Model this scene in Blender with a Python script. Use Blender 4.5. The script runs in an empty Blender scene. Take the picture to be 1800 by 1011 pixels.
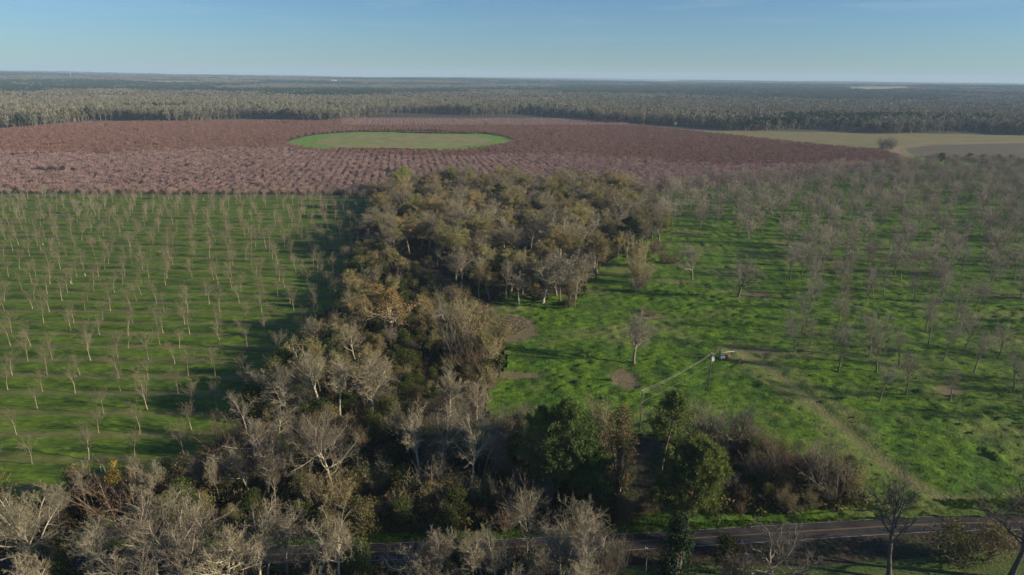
import bpy, math, random
import numpy as np
from mathutils import Vector, Matrix

# ------------------------------------------------------------------ camera, world, sun, exposure
S = bpy.context.scene
COL = S.collection
R_ = math.radians
CAM_H, PITCH, ROLL, FPX = 90.0, 16.5, 0.62, 1239.0
cam_d = bpy.data.cameras.new('camera')
cam = bpy.data.objects.new('camera', cam_d); COL.objects.link(cam)
cam.matrix_world = Matrix.Translation((0, 0, CAM_H)) @ Matrix.Rotation(R_(90 - PITCH), 4, 'X') @ Matrix.Rotation(R_(ROLL), 4, 'Z')
cam_d.sensor_width = 36; cam_d.lens = FPX / 1800 * 36
cam_d.clip_start = 1; cam_d.clip_end = 60000
S.camera = cam

SUN_EL, SUN_AZ = 17.5, -11.0                       # azimuth from +X towards +Y
sv = Vector((math.cos(R_(SUN_EL)) * math.cos(R_(SUN_AZ)), math.cos(R_(SUN_EL)) * math.sin(R_(SUN_AZ)), math.sin(R_(SUN_EL))))
sun_d = bpy.data.lights.new('sun', 'SUN'); sun_d.energy = 5.0; sun_d.angle = R_(0.6); sun_d.color = (1, .85, .64)
sun = bpy.data.objects.new('sun', sun_d); COL.objects.link(sun)
sun.rotation_euler = sv.to_track_quat('Z', 'Y').to_euler()

W = bpy.data.worlds.new('World'); S.world = W; W.use_nodes = True
nt = W.node_tree; nt.nodes.clear()
wo = nt.nodes.new('ShaderNodeOutputWorld'); bg = nt.nodes.new('ShaderNodeBackground')
sky = nt.nodes.new('ShaderNodeTexSky'); sky.sky_type = 'NISHITA'; sky.sun_disc = False
sky.sun_elevation = R_(SUN_EL); sky.sun_rotation = R_(90 - SUN_AZ)
sky.air_density = 1.0; sky.dust_density = .2; sky.ozone_density = 2.5; sky.altitude = 100
bg.inputs['Strength'].default_value = 0.05
# thin cirrus streaks high in the sky
tc = nt.nodes.new('ShaderNodeTexCoord'); mp = nt.nodes.new('ShaderNodeMapping')
mp.inputs['Scale'].default_value = (3, 3, 38); mp.inputs['Rotation'].default_value = (0, R_(3.5), 0)
nz = nt.nodes.new('ShaderNodeTexNoise'); nz.inputs['Scale'].default_value = 1.7; nz.inputs['Detail'].default_value = 5; nz.inputs['Distortion'].default_value = .3
rp = nt.nodes.new('ShaderNodeMapRange'); rp.inputs['From Min'].default_value = .50; rp.inputs['From Max'].default_value = .80
rp.inputs['To Max'].default_value = .22
sep = nt.nodes.new('ShaderNodeSeparateXYZ')
el = nt.nodes.new('ShaderNodeMapRange'); el.inputs['From Min'].default_value = .03; el.inputs['From Max'].default_value = .12
mu = nt.nodes.new('ShaderNodeMath'); mu.operation = 'MULTIPLY'
mx = nt.nodes.new('ShaderNodeMixRGB'); mx.inputs['Color2'].default_value = (8.5, 9.2, 9.6, 1)
L = nt.links.new
L(tc.outputs['Generated'], mp.inputs[0]); L(mp.outputs[0], nz.inputs['Vector']); L(nz.outputs['Fac'], rp.inputs['Value'])
L(tc.outputs['Generated'], sep.inputs[0]); L(sep.outputs['Z'], el.inputs['Value'])
L(rp.outputs[0], mu.inputs[0]); L(el.outputs[0], mu.inputs[1]); L(mu.outputs[0], mx.inputs['Fac'])
wb = nt.nodes.new('ShaderNodeMixRGB'); wb.blend_type = 'MULTIPLY'; wb.inputs['Fac'].default_value = 1; wb.inputs['Color2'].default_value = (.62, .92, 1.30, 1)
L(sky.outputs[0], wb.inputs['Color1']); L(wb.outputs[0], mx.inputs['Color1']); L(mx.outputs[0], bg.inputs['Color']); L(bg.outputs[0], wo.inputs['Surface'])

S.view_settings.view_transform = 'Standard'; S.view_settings.look = 'None'
S.view_settings.exposure = 0.8; S.view_settings.gamma = 1; S.view_settings.use_curve_mapping = False
S.render.engine = 'CYCLES'
cy = S.cycles
cy.max_bounces = 4; cy.diffuse_bounces = 2; cy.glossy_bounces = 1; cy.transmission_bounces = 2; cy.volume_bounces = 0
cy.transparent_max_bounces = 8; cy.use_denoising = True; cy.denoising_prefilter = 'ACCURATE'; cy.use_adaptive_sampling = False
cy.caustics_reflective = False; cy.caustics_refractive = False

# ------------------------------------------------------------------ pixel <-> ground
CR = np.array(cam.matrix_world.to_3x3())
def at(px, py, z=0.0):
    d = CR @ np.array([(px - 900) / FPX, -(py - 505.5) / FPX, -1.0])
    t = (z - CAM_H) / d[2]
    return (d[0] * t, d[1] * t)
def proj(x, y, z=0.0):
    v = np.stack([np.asarray(x, float), np.asarray(y, float), np.asarray(z, float) - CAM_H + 0 * np.asarray(x, float)], -1) @ CR
    dep = -v[..., 2]; dep = np.where(np.abs(dep) < 1e-3, 1e-3, dep)
    return 900 + FPX * v[..., 0] / dep, 505.5 - FPX * v[..., 1] / dep, dep
def poly(pts): return np.array([at(*p) for p in pts])
def inside(P, x, y):
    x = np.asarray(x, float); y = np.asarray(y, float); r = np.zeros(x.shape, bool); n = len(P); j = n - 1
    for i in range(n):
        xi, yi = P[i]; xj, yj = P[j]
        c = ((yi > y) != (yj > y)) & (x < (xj - xi) * (y - yi) / ((yj - yi) if yj != yi else 1e-9) + xi)
        r ^= c; j = i
    return r

def _hash(i, j, s):
    h = (i.astype(np.int64) * 374761393 + j.astype(np.int64) * 668265263 + s * 974634777) & 0xffffffff
    h = ((h ^ (h >> 13)) * 1274126177) & 0xffffffff
    return ((h ^ (h >> 16)) & 0xffff) / 65535.0
def vnoise(x, y, s=0):
    x = np.asarray(x, float); y = np.asarray(y, float)
    i = np.floor(x); j = np.floor(y); u = x - i; v = y - j; u = u * u * (3 - 2 * u); v = v * v * (3 - 2 * v)
    i = i.astype(np.int64); j = j.astype(np.int64)
    a = _hash(i, j, s); b = _hash(i + 1, j, s); c = _hash(i, j + 1, s); d = _hash(i + 1, j + 1, s)
    return (a * (1 - u) + b * u) * (1 - v) + (c * (1 - u) + d * u) * v
def fbm(x, y, s=0, o=4):
    r = 0; a = .5; t = 0
    for k in range(o):
        r = r + a * vnoise(x * 2 ** k, y * 2 ** k, s + k); t += a; a *= .5
    return r / t

# ------------------------------------------------------------------ materials
def srgb(r, g, b):
    f = lambda c: (c / 255 / 12.92) if c / 255 <= .04045 else ((c / 255 + .055) / 1.055) ** 2.4
    return (f(r), f(g), f(b), 1)
def material(name, cols, scale=1.0, rough=.9, rnd=0.0, bump=0.0, detail=4, stretch=(1, 1, 1), pos=(.35, .65), hue=0.0, transl=0.0, bscale=None, fine=0, spec=.15):
    """cols: colours spread over a noise; rnd: brightness change from one object to the next; fine: second noise multiplier"""
    m = bpy.data.materials.new(name); m.use_nodes = True; t = m.node_tree; n = t.nodes; l = t.links.new
    b = n['Principled BSDF']; b.inputs['Roughness'].default_value = rough
    b.inputs['Specular IOR Level'].default_value = spec
    tc = n.new('ShaderNodeTexCoord'); mp = n.new('ShaderNodeMapping'); mp.inputs['Scale'].default_value = stretch
    l(tc.outputs['Object'], mp.inputs[0])
    nz = n.new('ShaderNodeTexNoise'); nz.inputs['Scale'].default_value = scale; nz.inputs['Detail'].default_value = detail
    l(mp.outputs[0], nz.inputs['Vector'])
    cr = n.new('ShaderNodeValToRGB'); e = cr.color_ramp.elements
    while len(e) < len(cols): e.new(.5)
    for i, c in enumerate(cols):
        e[i].position = pos[0] + (pos[1] - pos[0]) * (i / max(1, len(cols) - 1)); e[i].color = (*c[:3], 1)
    l(nz.outputs['Fac'], cr.inputs['Fac']); out = cr.outputs['Color']
    if fine:
        n2 = n.new('ShaderNodeTexNoise'); n2.inputs['Scale'].default_value = fine; n2.inputs['Detail'].default_value = 3
        l(mp.outputs[0], n2.inputs['Vector'])
        mr = n.new('ShaderNodeMapRange'); mr.inputs['From Min'].default_value = .3; mr.inputs['From Max'].default_value = .7
        mr.inputs['To Min'].default_value = .6; mr.inputs['To Max'].default_value = 1.35
        l(n2.outputs['Fac'], mr.inputs['Value'])
        mm = n.new('ShaderNodeVectorMath'); mm.operation = 'SCALE'; l(out, mm.inputs[0]); l(mr.outputs[0], mm.inputs['Scale']); out = mm.outputs[0]
    if rnd or hue:
        oi = n.new('ShaderNodeObjectInfo'); hs = n.new('ShaderNodeHueSaturation')
        mr = n.new('ShaderNodeMapRange'); mr.inputs['To Min'].default_value = 1 - rnd; mr.inputs['To Max'].default_value = 1 + rnd
        mh = n.new('ShaderNodeMapRange'); mh.inputs['To Min'].default_value = .5 - hue; mh.inputs['To Max'].default_value = .5 + hue
        wn = n.new('ShaderNodeTexWhiteNoise'); wn.noise_dimensions = '1D'; l(oi.outputs['Random'], wn.inputs['W'])
        l(oi.outputs['Random'], mr.inputs['Value']); l(wn.outputs['Value'], mh.inputs['Value'])
        l(mr.outputs[0], hs.inputs['Value']); l(mh.outputs[0], hs.inputs['Hue']); l(out, hs.inputs['Color']); out = hs.outputs[0]
    l(out, b.inputs['Base Color'])
    if bump:
        nb = n.new('ShaderNodeTexNoise'); nb.inputs['Scale'].default_value = bscale or scale * 3; nb.inputs['Detail'].default_value = 4
        l(mp.outputs[0], nb.inputs['Vector'])
        bp = n.new('ShaderNodeBump'); bp.inputs['Strength'].default_value = 1; bp.inputs['Distance'].default_value = bump
        l(nb.outputs['Fac'], bp.inputs['Height']); l(bp.outputs[0], b.inputs['Normal'])
    if transl:
        tr = n.new('ShaderNodeBsdfTranslucent'); l(out, tr.inputs['Color'])
        ms = n.new('ShaderNodeMixShader'); ms.inputs[0].default_value = transl
        l(b.outputs[0], ms.inputs[1]); l(tr.outputs[0], ms.inputs[2]); l(ms.outputs[0], n['Material Output'].inputs['Surface'])
    return m

M = {}
M['litter'] = material('leaf_litter', [(.025, .022, .014), (.05, .04, .025), (.03, .04, .014)], .08, rnd=0, bump=.4, bscale=.8, fine=1.2)
M['farfloor'] = material('far_forest_floor', [(.035, .05, .03), (.09, .085, .065), (.03, .05, .028)], .004, detail=8)
M['grassL'] = material('orchard_grass', [(.042, .082, .010), (.095, .155, .014), (.052, .10, .012)], .12, stretch=(.35, 1, 1), bump=.15, bscale=2.2, fine=1.3)
M['grassR'] = material('pasture_grass', [(.028, .072, .008), (.085, .155, .010), (.042, .098, .010), (.095, .13, .02)], .07, bump=.25, bscale=1.6, fine=.8, pos=(.32, .7))
M['strip'] = material('thatch_strip', [(.06, .08, .03), (.12, .11, .06)], .3, fine=1.5, bump=.1)
M['verge'] = material('verge_grass', [(.05, .11, .015), (.09, .14, .025)], .3, bump=.25, bscale=2, fine=1.5)
M['lawn'] = material('roadside_lawn', [(.05, .085, .018), (.085, .11, .03)], .2, bump=.15, bscale=2, fine=1.5)
M['peachfloor'] = material('orchard_floor', [(.03, .05, .016), (.07, .055, .035), (.05, .045, .03)], .05, stretch=(.3, 1, 1), fine=.4)
M['meadow'] = material('round_meadow_grass', [(.16, .22, .05), (.25, .19, .10), (.17, .22, .055), (.26, .19, .105)], .022, stretch=(.35, 1.3, 1), pos=(.38, .62), fine=.15)
M['meadowrim'] = material('meadow_rim_grass', [(.12, .22, .035), (.14, .24, .035)], .03, fine=.15)
M['field'] = material('stubble_field', [(.16, .145, .06), (.20, .175, .075), (.15, .15, .055)], .01, stretch=(.3, 4, 1), fine=.1)
M['tilled'] = material('tilled_soil', [(.105, .09, .058), (.13, .11, .07)], .02, stretch=(.3, 4, 1), fine=.12)
M['pale'] = material('pale_field', [(.22, .24, .12), (.26, .26, .14)], .005)
M['dirt'] = material('dirt', [(.20, .15, .10), (.28, .21, .14)], .3, fine=1.5, bump=.05)
M['track'] = material('grassy_track', [(.07, .10, .025), (.13, .12, .055), (.10, .115, .04)], .25, fine=.9, bump=.1)
M['soil'] = material('bare_soil', [(.09, .055, .045), (.14, .09, .07)], .4, fine=1.6, bump=.15)
M['asphalt'] = material('asphalt', [(.024, .024, .027), (.045, .043, .045), (.03, .029, .03), (.052, .048, .046)], .25, rough=.85, fine=.6, stretch=(.4, 1, 1))
M['white'] = material('white_line_paint', [(.22, .22, .21), (.34, .34, .33)], 1.5)
M['yellow'] = material('yellow_line_paint', [(.17, .12, .06), (.26, .18, .07)], 1.5)
M['bark'] = material('grey_bark', [(.13, .11, .085), (.22, .19, .15)], 1.5, rnd=.25, hue=.015, bump=.03)
M['barkpale'] = material('pale_bark', [(.27, .245, .175), (.40, .365, .27)], .8, rnd=.2, hue=.01, bump=.03)
M['barkyoung'] = material('young_pecan_bark', [(.22, .185, .13), (.32, .275, .20)], .8, rnd=.25, hue=.01)
M['barkdark'] = material('dark_bark', [(.07, .06, .05), (.12, .105, .085)], 1.5, rnd=.2)
M['barkpine'] = material('pine_bark', [(.12, .08, .055), (.2, .14, .10)], 2, rnd=.15, bump=.05)
M['twig'] = material('grey_twigs', [(.155, .137, .092), (.23, .205, .142)], .4, rnd=.28, hue=.02)
M['twigpale'] = material('pale_twigs', [(.20, .175, .107), (.29, .255, .162)], .4, rnd=.22, hue=.015)
M['twigbrown'] = material('brown_twigs', [(.12, .075, .05), (.18, .12, .08)], .4, rnd=.28, hue=.02)
M['twigdark'] = material('dark_twigs', [(.09, .078, .066), (.14, .125, .105)], .4, rnd=.2)
M['twigpecan'] = material('pecan_twigs', [(.15, .128, .085), (.22, .19, .13)], .4, rnd=.22, hue=.015)
M['twigright'] = material('grey_pecan_twigs', [(.21, .19, .145), (.30, .275, .215)], .4, rnd=.22, hue=.015)
M['bud'] = material('olive_buds', [(.23, .20, .07), (.35, .30, .115)], .5, rnd=.25, hue=.02, transl=.25)
M['lime'] = material('lime_buds', [(.20, .22, .045), (.28, .28, .06)], .5, rnd=.15, hue=.02, transl=.25)
M['russet'] = material('russet_leaves', [(.24, .16, .06), (.36, .25, .10)], .5, rnd=.15, hue=.015, transl=.2)
M['yellowleaf'] = material('yellow_leaves', [(.27, .20, .03), (.36, .27, .04)], .8, transl=.25)
M['needle'] = material('pine_needles', [(.085, .13, .03), (.16, .205, .055)], .5, rnd=.2, hue=.02, transl=.2)
M['needledark'] = material('dark_needles', [(.022, .042, .018), (.042, .068, .026)], .5, rnd=.2, transl=.15)
M['leaf'] = material('evergreen_leaves', [(.045, .065, .014), (.10, .115, .028)], .5, rnd=.3, hue=.025, transl=.2)
M['leafolive'] = material('olive_leaves', [(.09, .085, .028), (.17, .15, .06)], .5, rnd=.25, hue=.02, transl=.2)
M['brushleaf'] = material('brown_dry_leaves', [(.08, .06, .033), (.15, .105, .055)], .5, rnd=.3, hue=.02, transl=.15)
M['pink'] = material('pink_blossom', [(.25, .165, .15), (.35, .25, .23)], .3, rnd=.25, hue=.012, transl=.2)
M['pinktwig'] = material('peach_twigs', [(.15, .075, .06), (.21, .11, .085)], .3, rnd=.2)
M['redbud'] = material('red_buds', [(.185, .105, .082), (.255, .152, .122)], .3, rnd=.22, hue=.012, transl=.1)
M['fpine'] = material('far_pine', [(.012, .032, .014), (.028, .055, .015)], .1, rnd=.35, hue=.02)
M['fbare'] = material('far_bare_crowns', [(.125, .12, .085), (.19, .18, .13)], .1, rnd=.3, hue=.02)
M['fgreen'] = material('far_budding_crowns', [(.13, .13, .05), (.19, .18, .07)], .1, rnd=.25, hue=.02)
M['blossom'] = material('white_blossom', [(.6, .6, .52), (.7, .7, .62)], 1)
M['metal'] = material('galvanised_metal', [(.35, .37, .38), (.5, .52, .53)], 2, rough=.5, spec=.5)
M['whitep'] = material('white_pipe_paint', [(.6, .6, .57), (.75, .75, .72)], 2, rough=.5, spec=.4)
M['wood'] = material('weathered_wood', [(.075, .065, .055), (.12, .10, .085)], 3)
M['plank'] = material('pale_timber', [(.38, .27, .14), (.5, .37, .2)], 3)
M['wire'] = material('aluminium_wire', [(.30, .30, .24), (.36, .36, .3)], 1, rough=.5, spec=.5)
M['rust'] = material('rusty_engine', [(.16, .07, .03), (.28, .15, .07)], 3)
M['black'] = material('black_rubber', [(.02, .02, .02), (.03, .03, .03)], 3)
M['tin'] = material('white_tin', [(.6, .62, .63), (.7, .72, .73)], 1, rough=.6)

def masked(m, soil, thatch):
    # red of the vertex mask = bare soil, green = dry thatch / wheel track
    t = m.node_tree; n = t.nodes; l = t.links.new; b = n['Principled BSDF']; src_ = b.inputs['Base Color'].links[0].from_socket
    a = n.new('ShaderNodeAttribute'); a.attribute_name = 'mask'; sp = n.new('ShaderNodeSeparateColor'); l(a.outputs['Color'], sp.inputs[0])
    for ch, c in ((1, thatch), (0, soil)):
        nz = n.new('ShaderNodeTexNoise'); nz.inputs['Scale'].default_value = 1.1; nz.inputs['Detail'].default_value = 4
        tc = n.new('ShaderNodeTexCoord'); l(tc.outputs['Object'], nz.inputs['Vector'])
        cr = n.new('ShaderNodeMapRange'); cr.inputs['From Min'].default_value = .35; cr.inputs['From Max'].default_value = .65; cr.inputs['To Min'].default_value = .45; cr.inputs['To Max'].default_value = 1.15
        l(nz.outputs['Fac'], cr.inputs['Value']); mu = n.new('ShaderNodeMath'); mu.operation = 'MULTIPLY'; mu.use_clamp = True; l(sp.outputs[ch], mu.inputs[0]); l(cr.outputs[0], mu.inputs[1])
        mx = n.new('ShaderNodeMixRGB'); mx.inputs['Color2'].default_value = (*c, 1); l(mu.outputs[0], mx.inputs['Fac']); l(src_, mx.inputs['Color1']); src_ = mx.outputs[0]
    l(src_, b.inputs['Base Color'])
def set_mask(me, fn):
    co = np.zeros(len(me.vertices) * 3, np.float32); me.vertices.foreach_get('co', co); co = co.reshape(-1, 3)
    r_, g_ = fn(co[:, 0], co[:, 1]); C = np.stack([np.clip(r_, 0, 1), np.clip(g_, 0, 1), 0 * r_, 0 * r_ + 1], 1)
    a = me.color_attributes.new('mask', 'FLOAT_COLOR', 'POINT'); a.data.foreach_set('color', C.astype(np.float32).ravel())
masked(M['grassL'], (.10, .07, .05), (.15, .135, .06)); masked(M['grassR'], (.19, .13, .09), (.19, .165, .08))

# ------------------------------------------------------------------ mesh helpers
def mesh(name, V, F, mats, mi=None, smooth=False):
    """V (n,3); F list of (k,m) int arrays of polygons with m corners"""
    me = bpy.data.meshes.new(name); V = np.asarray(V, np.float32).reshape(-1, 3)
    F = [np.asarray(f, np.int32) for f in F if len(f)]
    me.vertices.add(len(V)); me.vertices.foreach_set('co', V.ravel())
    lv = np.concatenate([f.ravel() for f in F]); tot = np.concatenate([np.full(len(f), f.shape[1]) for f in F])
    me.loops.add(len(lv)); me.loops.foreach_set('vertex_index', lv)
    me.polygons.add(len(tot)); me.polygons.foreach_set('loop_start', np.concatenate([[0], np.cumsum(tot)[:-1]]).astype(np.int32))
    me.polygons.foreach_set('loop_total', tot.astype(np.int32))
    for m in mats: me.materials.append(m)
    if mi is not None: me.polygons.foreach_set('material_index', np.asarray(mi, np.int32))
    if smooth: me.polygons.foreach_set('use_smooth', np.ones(len(tot), bool))
    me.update(calc_edges=True)
    return me
def obj(name, me, parent=None, **kw):
    o = bpy.data.objects.new(name, me); COL.objects.link(o)
    if parent: o.parent = parent
    for k, v in kw.items(): o[k] = v
    return o
class MB:
    def __init__(s): s.v = []; s.f = {}; s.n = 0; s.m = {}
    def add(s, V, F, mi=0):
        V = np.asarray(V, float).reshape(-1, 3); F = np.asarray(F, int)
        if not len(F): return
        s.v.append(V); s.f.setdefault(F.shape[1], []).append(F + s.n); s.m.setdefault(F.shape[1], []).append(np.full(len(F), mi)); s.n += len(V)
    def build(s, name, mats, smooth=False):
        F = [np.concatenate(s.f[k]) for k in s.f]; mi = np.concatenate([np.concatenate(s.m[k]) for k in s.f])
        return mesh(name, np.concatenate(s.v), F, mats, mi, smooth)
    def box(s, c, d, mi=0, rz=0.0):
        c = np.array(c, float); d = np.array(d, float) / 2
        q = np.array([[x, y, z] for x in (-1, 1) for y in (-1, 1) for z in (-1, 1)]) * d
        a = math.cos(rz); b = math.sin(rz); q = np.stack([q[:, 0] * a - q[:, 1] * b, q[:, 0] * b + q[:, 1] * a, q[:, 2]], 1) + c
        s.add(q, [[0, 1, 3, 2], [4, 6, 7, 5], [0, 4, 5, 1], [2, 3, 7, 6], [0, 2, 6, 4], [1, 5, 7, 3]], mi)
    def tube(s, P, Rr, sides=8, mi=0, cap=True):
        P = np.asarray(P, float); Rr = np.broadcast_to(np.asarray(Rr, float), (len(P),))
        V, Q = tubes(P[None], Rr[None], sides); s.add(V, Q, mi)
        if cap:
            s.add(V[:sides], [list(range(sides))], mi); s.add(V[-sides:], [list(range(sides))], mi)
def unit(a): return a / np.maximum(np.linalg.norm(a, axis=-1, keepdims=True), 1e-9)
def tubes(P, Rr, sides):
    """P (n,K,3) polylines, Rr (n,K) radii -> verts, quads"""
    n, K, _ = P.shape
    ch = unit(P[:, -1] - P[:, 0]); ref = np.where(np.abs(ch[:, 2:3]) > .8, np.array([[1., 0, 0]]), np.array([[0, 0, 1.]]))
    u = unit(np.cross(ch, ref)); v = np.cross(ch, u)
    a = np.arange(sides) * 2 * math.pi / sides
    V = P[:, :, None, :] + Rr[:, :, None, None] * (np.cos(a)[None, None, :, None] * u[:, None, None, :] + np.sin(a)[None, None, :, None] * v[:, None, None, :])
    idx = np.arange(n * K * sides).reshape(n, K, sides)
    A = idx[:, :-1, :]; B = np.roll(A, -1, 2); D = idx[:, 1:, :]; C = np.roll(D, -1, 2)
    return V.reshape(-1, 3), np.stack([A, B, C, D], -1).reshape(-1, 4)
def ribbons(rng, P, Rr):
    """flat tapering twig: 3 points -> one quad, one triangle"""
    n, K, _ = P.shape
    d = unit(P[:, -1] - P[:, 0]); s = unit(np.cross(d, rng.normal(size=(n, 3)))) * Rr[:, :1]
    a = P[:, 0] - s; b = P[:, 0] + s; m = P[:, K // 2]; c = m + s * .6; e = m - s * .6; t = P[:, -1]
    V = np.stack([a, b, c, e, t], 1).reshape(-1, 3); i = np.arange(n)[:, None] * 5
    return V, i + np.array([[0, 1, 2, 3]]), i + np.array([[3, 2, 4]])

def spawn(rng, P, Rr, nc, t0, t1, ang, lr, up, K=5, wob=.12, rr=.6, taper=.5, droop=0.0, tl=1.0, clampr=None, single_az=None):
    n, Kp, _ = P.shape
    seg = np.linalg.norm(P[:, 1:] - P[:, :-1], axis=2).sum(1)
    pi = np.repeat(np.arange(n), nc); m = len(pi); j = np.tile(np.arange(nc), n)
    t = t0 + (t1 - t0) * np.clip((j + rng.uniform(0, 1, m)) / nc, 0, .999)
    f = np.minimum(t, .9999) * (Kp - 1); i = f.astype(int); fr = (f - i)[:, None]
    pos = P[pi, i] * (1 - fr) + P[pi, i + 1] * fr; tan = unit(P[pi, i + 1] - P[pi, i])
    rad = Rr[pi, i] * (1 - fr[:, 0]) + Rr[pi, i + 1] * fr[:, 0]
    az = j * 2.39996 + np.repeat(rng.uniform(0, 6.28, n), nc) + rng.normal(0, .35, m)
    ref = np.where(np.abs(tan[:, 2:3]) > .9, np.array([[1., 0, 0]]), np.array([[0, 0, 1.]]))
    u = unit(np.cross(tan, ref)); v = np.cross(tan, u)
    a = np.radians(rng.normal(ang[0], ang[1], m))[:, None]
    d = unit(np.cos(a) * tan + np.sin(a) * (np.cos(az)[:, None] * u + np.sin(az)[:, None] * v))
    Ln = seg[pi] * lr * (1 - taper * t * tl) * rng.uniform(.7, 1.25, m)
    Q = np.zeros((m, K, 3)); Q[:, 0] = pos; st = (Ln / (K - 1))[:, None]
    for k in range(1, K):
        d = unit(d + np.array([0, 0, 1.]) * (up - droop * k / K) / (K - 1) * 2 + rng.normal(0, wob, (m, 3)))
        Q[:, k] = Q[:, k - 1] + d * st
    r0 = rad * rr
    if clampr: r0 = np.clip(r0, clampr[0], clampr[1])
    rads = r0[:, None] * np.linspace(1, .35, K)[None]
    return Q, rads
def leafquads(rng, C, size, flat=0.0):
    """random leaf clumps: each a bent pair of triangles"""
    n = len(C); a = unit(rng.normal(size=(n, 3)) * np.array([1, 1, 1 - flat])); b = unit(np.cross(a, rng.normal(size=(n, 3))))
    s = (size * rng.uniform(.6, 1.3, n))[:, None]
    V = np.stack([C - a * s * .5, C + b * s * .35, C + a * s * .5, C - b * s * .35 + np.cross(a, b) * s * .15], 1).reshape(-1, 3)
    i = np.arange(n)[:, None] * 4
    return V, np.concatenate([i + np.array([[0, 1, 2]]), i + np.array([[0, 2, 3]])])

# ------------------------------------------------------------------ tree builders -> (trunk mesh, crown mesh, nominal height)
def bare_tree(seed, H=16, th=.42, limbs=8, la=(42, 8), ll=.55, up=.18, r0=.28, sub=7, subl=.5, t3=7, t4=6, wob=.13, bark='bark', twig='twig',
              leaf=None, leafn=0, leafs=.2, tw=.02, lean=.03, tl3=.55, tl4=.6, K=6, limb=None, lr1=.62, topk=1.0, lower=.15, gap=1.0, leafzone=0.0):
    g = np.random.default_rng(seed)
    # trunk carries on, thinning, to a bit above the first fork
    P = np.zeros((1, 7, 3)); d = np.array([0, 0, 1.]); top = H * (th + .28)
    for k in range(1, 7):
        d = unit(d + g.normal(0, wob * .45, 3) * np.array([1, 1, .2]) + g.normal(0, lean, 3) * np.array([1, 1, 0])); d[2] = abs(d[2])
        P[0, k] = P[0, k - 1] + d * top / 6
    Rr = r0 * np.array([[1.35, 1, .9, .8, .66, .5, .32]])
    t0 = th / (th + .28)
    Q1, R1 = spawn(g, P, Rr, limbs, t0, 1.0, la, H * ll / top, up, K=K, wob=wob, rr=lr1, taper=.48)
    # lead shoots at the top
    Qt, Rt = spawn(g, P, Rr, 3, .93, 1.0, (18, 8), H * .34 / top, .1, K=K, wob=wob, rr=.9 * lr1 / .62, taper=0)
    Q1 = np.concatenate([Q1, Qt]); R1 = np.concatenate([R1, Rt])
    mb = MB(); V, F = tubes(P, Rr, 8); mb.add(V, F)
    V, F = tubes(Q1, R1, 6); mb.add(V, F, 1 if limb else 0)
    trunk = mb.build('trunk_mesh', [M[bark]] + ([M[limb]] if limb else []), True)
    Q2, R2 = spawn(g, Q1, R1, sub, lower, 1.0, (44, 12), subl, up * .8, K=5, wob=wob * 1.3, rr=.6, taper=.45, clampr=(tw * 1.3, .2))
    Q3, R3 = spawn(g, Q2, R2, t3, .15, 1.0, (42, 14), tl3, up * .8, K=4, wob=wob * 1.4, rr=.6, taper=.4, clampr=(tw, .06))
    mb = MB(); V, F = tubes(Q2, R2, 4); mb.add(V, F, 1)
    V, F = tubes(Q3, R3, 3); mb.add(V, F, 0)
    tips = Q3
    if t4:
        Q4, R4 = spawn(g, Q3, R3, t4, .1, 1.0, (40, 15), tl4, up, K=3, wob=.25, rr=.9, taper=.35, clampr=(tw * .75, tw))
        V, F, G = ribbons(g, Q4, R4); mb.add(V, F, 0); mb.add(np.zeros((0, 3)), G[:0], 0)
        mb.v.append(np.zeros((0, 3))); mb.f.setdefault(3, []).append(G + mb.n - len(V)); mb.m.setdefault(3, []).append(np.zeros(len(G), int))
        tips = Q4
    mats = [M[twig], M[limb or bark]]
    if leaf:
        k = g.integers(0, len(tips), leafn); C = tips[k, -1] + g.normal(0, .12, (leafn, 3))
        if leafzone: C = C[C[:, 2] > H * leafzone]
        V, F = leafquads(g, C, leafs); mb.add(V, F, 2); mats.append(M[leaf])
    crown = mb.build('crown_mesh', mats)
    h = float(np.quantile(tips[:, -1, 2], .995))
    return trunk, crown, h

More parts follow.
